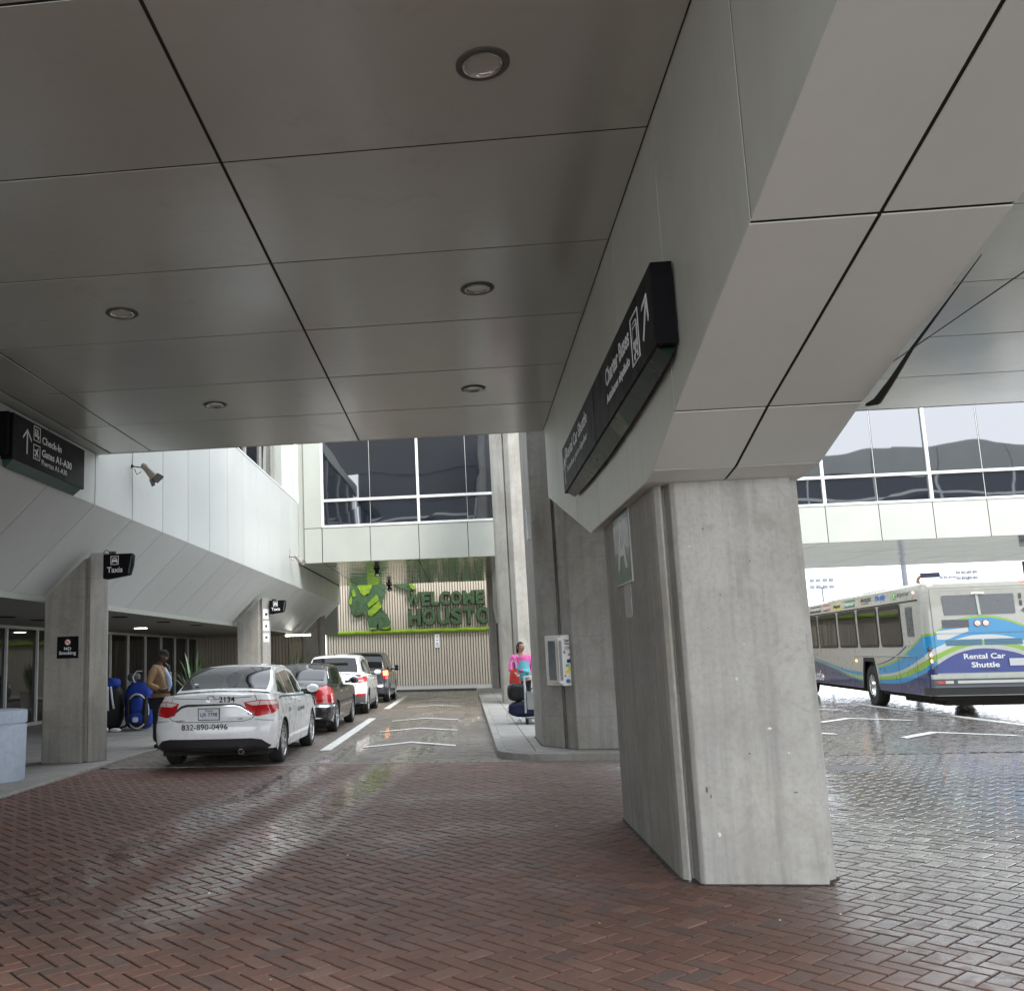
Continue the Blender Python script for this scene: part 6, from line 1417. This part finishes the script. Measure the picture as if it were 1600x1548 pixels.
def woman(t):   # faces local +x
    b=MB()
    V={'pel':((0,0,.93),.125),'s1':((.0,0,1.07),.115),'s2':((0,0,1.22),.125),'s3':((-.01,0,1.35),.105),'nk':((.0,0,1.45),.05),'nk2':((.01,0,1.52),.048)}
    E=[('pel','s1'),('s1','s2'),('s2','s3'),('s3','nk'),('nk','nk2')]
    for n_,sg in(('r',-1),('l',1)):
        V.update({'hip'+n_:((0,sg*.10,.86),.095),'kn'+n_:((.06 if sg>0 else -.02,sg*.10,.48),.058),'an'+n_:((.10 if sg>0 else -.10,sg*.09,.10),.038),'to'+n_:((.24 if sg>0 else .04,sg*.10,.04),.034)}); E+=[('pel','hip'+n_),('hip'+n_,'kn'+n_),('kn'+n_,'an'+n_),('an'+n_,'to'+n_)]
    V.update({'shr':((-.01,-.165,1.37),.055),'elr':((.02,-.24,1.12),.042),'wrr':((.24,-.17,1.02),.028),'shl':((-.01,.165,1.37),.055),'ell':((.02,.24,1.12),.042),'wrl':((.24,.17,1.02),.028)})
    E+=[('s3','shr'),('shr','elr'),('elr','wrr'),('s3','shl'),('shl','ell'),('ell','wrl')]
    b.add(*skin_mesh(V,E,'pel'),'skin_tan')
    Mh=Matrix.Translation((.02,0,1.60))@Matrix.Rotation(R(30),4,'Z')@Matrix.Rotation(R(3),4,'Y'); head_add(b,Mh,'skin_tan',.96,True)
    hand_add(b,(.24,-.17,1.02),(1,.1,-.1),(0,.0,-1),'skin_tan',.9,.9,False); hand_add(b,(.24,.17,1.02),(1,-.1,-.1),(0,0,-1),'skin_tan',.9,.9,True)
    b.build('body',t,smooth=60)
    q=MB(); q.ell((0,0,0),(.103,.083,.118),None,26,18); b=MB()
    pts=[]
    for v in q.v:
        x,y,z=v; 
        lim=.028-.0*z
        if x>.045+.0 and z<.075: x=.045*(.4) if z<.0 else x*.55
        if z<-.05 and x>-.03: x=-.03
        pts.append(Mh@Vector((x-.006,y,z+.004)))
    b.add(pts,q.f,'hair_dark'); b.ell(Mh@Vector((-.10,0,-.01)),(.04,.04,.05),'hair_dark'); b.ell(Mh@Vector((-.105,0,-.075)),(.028,.030,.07),'hair_dark'); b.build('hair',t,smooth=60)
    V={'pel':((.0,0,.86),.150),'s1':((.01,0,1.02),.165),'s2':((0,0,1.21),.165),'s3':((-.01,0,1.35),.135),'nk':((.0,0,1.435),.072),'shr':((-.01,-.17,1.375),.080),'elr':((.01,-.25,1.12),.070),'wrr':((.19,-.19,1.03),.045),'shl':((-.01,.17,1.375),.080),'ell':((.01,.25,1.12),.070),'wrl':((.19,.19,1.03),.045)}
    E=[('pel','s1'),('s1','s2'),('s2','s3'),('s3','nk'),('s3','shr'),('shr','elr'),('elr','wrr'),('s3','shl'),('shl','ell'),('ell','wrl')]
    vs,fs=skin_mesh(V,E,'s2'); vs=[v+mnoise.noise_vector(v*9)*.010+mnoise.noise_vector(v*24)*.005 for v in vs]; b=MB()
    pink=[];teal=[]
    for f in fs:
        c_=sum((vs[i] for i in f),Vector())/len(f)
        (teal if c_.z<1.27+.05*math.sin(c_.y*18+1) and abs(c_.y)<.15 and c_.z>.8 and not(abs(c_.z-1.12-.06*math.sin(c_.y*14))<.028) else pink).append(f)
    b.add(vs,pink,'pink_cloth'); b.add(vs,teal,'teal_cloth'); b.build('sweatshirt',t,smooth=60)
    V={'pel':((.0,0,.89),.135)};E=[]
    for n_,sg in(('r',-1),('l',1)):
        V.update({'h'+n_:((0,sg*.09,.80),.108),'k'+n_:((.06 if sg>0 else -.02,sg*.10,.48),.078),'a'+n_:((.09 if sg>0 else -.10,sg*.09,.14),.055)}); E+=[('pel','h'+n_),('h'+n_,'k'+n_),('k'+n_,'a'+n_)]
    b=MB(); b.add(*skin_mesh(V,E,'pel'),'trouser_dark'); b.build('trousers',t,smooth=60)
    for sg in(1,-1):
        b=MB(); xx=.15 if sg>0 else -.04; b.ell((xx,sg*.10,.05),(.13,.048,.055),'sign_white'); b.box(xx-.11,xx+.11,sg*.10-.042,sg*.10+.042,0,.025,'sign_white'); b.build('shoe',t,smooth=60)
person('woman in pink and teal sweatshirt pushing a loaded luggage cart',(1.20,21.25,.122),R(-82),woman)
# ================================================================ LUGGAGE CART and bags beside the woman
t=thing('luggage_cart','grey luggage cart with flat front panel pushed by the woman','luggage cart',(1.20,20.45,.122))
b=MB()
for x in (0,.62): b.tube([(x,.30,.12),(x,.12,.30),(x,.02,.70),(x,.05,.96)],.021,'bag_white',10)
b.tube([(0,.30,.12),(0,-.0,.14)],.016,'cart_grey'); b.tube([(.62,.30,.12),(.62,0,.14)],.016,'cart_grey'); b.tube([(0,.02,.66),(.62,.02,.66)],.012,'cart_grey'); b.tube([(0,.0,.14),(.62,.0,.14)],.014,'cart_grey'); b.build('frame',t,smooth=60)
b=MB(); b.tube([(-.015,.06,.96),(.01,.05,.975),(.61,.05,.975),(.635,.06,.96)],.019,'bag_white',12); b.build('handle',t,smooth=60)
b=MB(); b.box(.03,.60,-.005,.012,.30,.645,'cart_grey'); b.build('front_panel',t,bevel=.008)
b=MB(); b.box(.02,.60,.02,.24,.10,.125,'cart_grey'); 
for k in range(5): b.tube([(.03+.0*k,.02+.05*k,.655),(.60,.02+.05*k,.655)],.006,'chrome',6)
b.tube([(.08,-.0,.70),(.20,-.04,.76),(.30,-.0,.70)],.012,'bag_black'); b.tube([(.33,-.0,.70),(.45,-.04,.76),(.55,-.0,.70)],.012,'bag_black'); b.build('basket',t)
for x,y in((.02,.0),(.60,.0),(.02,.32),(.24,.05)):
    o=bpy.data.objects.new('wheel',None); C.objects.link(o); o.parent=t; o.location=(x,y,.062)
    q=MB(); q.lathe([(.035,-.022),(.058,-.020),(.062,-.01),(.062,.01),(.058,.020),(.035,.022)],axis=0,n=24,m='rubber'); q.build('tyre',o,smooth=60); q=MB(); q.lathe([(.036,-.016),(.001,-.018)],axis=0,n=16,m='cart_grey'); q.lathe([(.036,.016),(.001,.018)],axis=0,n=16,m='cart_grey'); q.tube([(0,0,0),(0,.0,.06)],.012,'cart_grey'); q.build('rim',o)
def softbag(b,c,r,m,n=3.2,amp=.012,seed=0):
    q=MB(); q.ell((0,0,0),(1,1,1),None,44,30)
    out=[]
    for v in q.v:
        w_=Vector(v); k=(abs(w_.x)**n+abs(w_.y)**n+abs(w_.z)**n)**(-1/n) if w_.length>0 else 1
        p=Vector((w_.x*k*r[0],w_.y*k*r[1],w_.z*k*r[2])); p+=mnoise.noise_vector(p*6+Vector((seed,0,0)))*amp; p+=mnoise.noise_vector(p*19+Vector((seed,3,0)))*amp*.45; out.append(p+Vector(c))
    b.add(out,q.f,m)
t=thing('duffel_bag','navy blue duffel bag lying on the luggage cart','bag',(1.24,20.80,.25))
b=MB(); softbag(b,(.02,.02,.17),(.41,.20,.165),'navy_bag'); b.build('body',t,smooth=60)
b=MB(); b.tube([(-.36,-.16,.25),(-.15,-.2,.32),(.05,-.19,.28)],.012,'bag_black'); b.tube([(-.39,-.10,.2),(-.44,-.12,.02),(-.40,-.13,-.1)],.010,'bag_white'); b.build('strap',t)
t=thing('travel_bag','black soft travel bag stacked on the navy duffel','bag',(1.06,20.82,.58))
b=MB(); softbag(b,(0,.02,.19),(.21,.17,.185),'bag_black',seed=4); b.build('body',t,smooth=60)
b=MB(); b.tube([(-.18,-.12,.2),(-.1,-.17,.36),(.1,-.17,.36),(.16,-.12,.22)],.012,'bag_black'); b.build('handle',t)
t=thing('tote_bag','bright red tote bag hanging at the side of the woman','bag',(1.02,21.05,.95))
b=MB(); b.add([(-.10,-.04,0),(.13,-.04,-.02),(.15,.06,-.02),(-.12,.06,0),(-.07,-.02,.29),(.07,-.02,.32),(.07,.03,.32),(-.07,.03,.29)],[(0,1,2,3),(0,1,5,4),(1,2,6,5),(2,3,7,6),(3,0,4,7)],'red_bag'); o=b.build('body',t,bevel=.015)
b=MB(); b.tube([(-.05,0,.29),(-.05,-.01,.44),(.0,0,.50),(.05,0,.44),(.06,0,.31)],.009,'bag_white'); b.tube([(-.11,-.02,.02),(-.16,-.03,-.2),(-.18,-.03,-.33)],.008,'bag_white'); b.build('handle',t)
# ================================================================ LUGGAGE at the left
t=thing('wheeled_backpack','large royal blue wheeled backpack with white oval panels on left pavement','bag',(-7.86,22.5,.03))
b=MB(); softbag(b,(0,.10,.58),(.33,.20,.56),'royal_blue',3.4,.015); b.build('body',t,smooth=60)
def ovalband(b,cx,cz,ra,rc,w_,y,m,a0=0,a1=360,n=30):
    vs=[]
    for i in range(n+1):
        a=R(a0+(a1-a0)*i/n); 
        for k in(0,1): vs.append((cx+(ra-w_*k)*math.cos(a),y-.012*math.sin(abs(k-.5)*0)+.12*(abs(math.cos(a))**3),cz+(rc-w_*k)*math.sin(a)))
    b.add(vs,[(2*i,2*i+2,2*i+3,2*i+1) for i in range(n)],m)
b=MB(); softbag(b,(0,-.04,.46),(.27,.15,.42),'bag_black',2.6,.01,2); b.build('front_pouch',t,smooth=60)
b=MB()
for ra,rc,w_,m_ in((.255,.40,.045,'bag_white'),(.20,.34,.02,'bag_black')):
    for i in range(36):
        a=2*PI*i/36; a2=2*PI*(i+1)/36
    b.tube([(ra*math.cos(2*PI*i/36),-.16+.10*abs(math.cos(2*PI*i/36))**2,.46+rc*math.sin(2*PI*i/36)) for i in range(37)],w_*.5,m_,8,False)
b.build('piping',t,smooth=60)
b=MB(); softbag(b,(0,-.15,.60),(.15,.06,.20),'royal_blue',3,.006,5); softbag(b,(0,-.17,.30),(.17,.07,.13),'royal_blue',3,.006,6); b.build('pocket',t,smooth=60)
b=MB(); softbag(b,(0,-.245,.27),(.07,.012,.06),'bag_white',3,.004,7); softbag(b,(0,-.21,.80),(.05,.02,.03),'bag_black',3,.004,8); b.build('badge',t,smooth=60)
b=MB()
b.tube([(-.22,-.10,.82),(-.20,-.19,.55),(-.18,-.20,.25),(-.26,-.18,.12),(-.40,-.16,.08)],.028,'bag_black',8); b.tube([(.22,-.10,.82),(.22,-.19,.55),(.20,-.2,.25),(.24,-.16,.12)],.028,'bag_black',8)
b.tube([(-.12,.05,1.12),(-.17,.03,1.26),(-.08,.05,1.40),(.06,.05,1.40)],.014,'bag_white',8); b.tube([(-.05,.0,1.13),(-.03,-.03,1.20),(.08,0,1.18),(.12,.02,1.1)],.016,'bag_black',8); b.build('strap',t,smooth=60)
t=thing('golf_bag','upright dark travel bag with white straps and blue top, beside column','bag',(-8.62,22.6,.03))
b=MB(); softbag(b,(0,.1,.56),(.30,.2,.55),'bag_black',3,.02,9); b.build('body',t,smooth=60)
b=MB(); softbag(b,(-.02,.02,1.13),(.28,.19,.13),'royal_blue',2.8,.02,10); b.tube([(-.2,-.1,1.18),(0,-.17,1.24),(.2,-.08,1.16)],.025,'sign_navy'); b.build('top_cover',t,smooth=60)
b=MB()
for dx in(-.04,.06,.13): b.tube([(-.06+dx,-.14,1.05),(-.08+dx*1.6,-.19,.75),(-.10+dx*2.0,-.16,.45+.6*max(dx,0))],.026,'bag_white',8)
b.tube([(-.15,-.17,.5),(-.12,-.18,.38),(-.02,-.18,.4)],.03,'bag_white'); b.build('strap',t,smooth=60)
t=thing('shoulder_bag','small black bag with handles stacked behind the blue backpack','bag',(-8.22,23.1,.03))
b=MB(); softbag(b,(0,0,.55),(.2,.16,.52),'bag_black',3,.02,12); softbag(b,(.02,0,1.25),(.16,.1,.10),'bumper_grey',3,.01,13); b.build('body',t,smooth=60); b=MB(); b.tube([(-.1,0,1.05),(-.05,-.02,1.16),(.08,0,1.14)],.02,'bag_white'); b.build('handle',t)
t=thing('sneakers','pale crumpled sneakers lying on the pavement before the bags','sneakers',(-8.35,22.0,.03))
b=MB(); softbag(b,(-.22,0,.07),(.15,.06,.06),'bag_white',2.4,.01,14); softbag(b,(.08,.05,.05),(.14,.05,.045),'bag_white',2.4,.01,15); b.build('pair',t,smooth=60)
# ================================================================ PLANTS
def plant(label,loc,n,h,spread,seed,droop=1.0,w_=.035):
    t=thing('potted_plant',label,'plant',loc); random.seed(seed)
    b=MB(); b.lathe([(.001,.0),(.27,.0),(.34,.55),(.35,.60),(.31,.60),(.30,.54),(.001,.54)],n=28,m='pavement'); b.build('planter',t,smooth=50)
    b=MB()
    for i in range(n):
        a=random.uniform(0,2*PI); L=h*random.uniform(.6,1.1); out=spread*random.uniform(.25,1)*droop; base=Vector((math.cos(a)*.06,math.sin(a)*.06,.54)); prev=None; N=8; vs=[]
        ca,sa=math.cos(a),math.sin(a)
        for k in range(N+1):
            q=k/N; x=out*q**1.3; z=L*(q-.45*droop*q**2.6*(out/spread)); ww=w_*(1-q)**.6*(.6+.6*q) if q<1 else .002
            p=base+Vector((ca*x,sa*x,z)); s_=Vector((-sa,ca,0))*ww; vs+=[p-s_,p-Vector((0,0,ww*.35)),p+s_]
        m_='leaf_pale' if random.random()<.3 else 'leaf_green'
        b.add(vs,[(3*k,3*k+1,3*k+4,3*k+3) for k in range(N)]+[(3*k+1,3*k+2,3*k+5,3*k+4) for k in range(N)],m_)
    b.build('leaves',t,smooth=60); return t
plant('strap leaved plant in planter between the man and white taxi roof',(-6.95,24.0,.03),46,1.55,.75,4)
plant('low dark spiky plant in planter behind the black sedan roof',(-6.55,36.5,.03),44,1.35,.5,8,.7,.03)
# a few more bits: door closer box on the wing, hose bib on island column
b=MB(); b.box(1.08,1.13,15.4,15.55,3.4,3.9,'sign_white'); tag(b.build('junction_box'),'slim pale box mounted high on the side of the cabinet column','junction box')
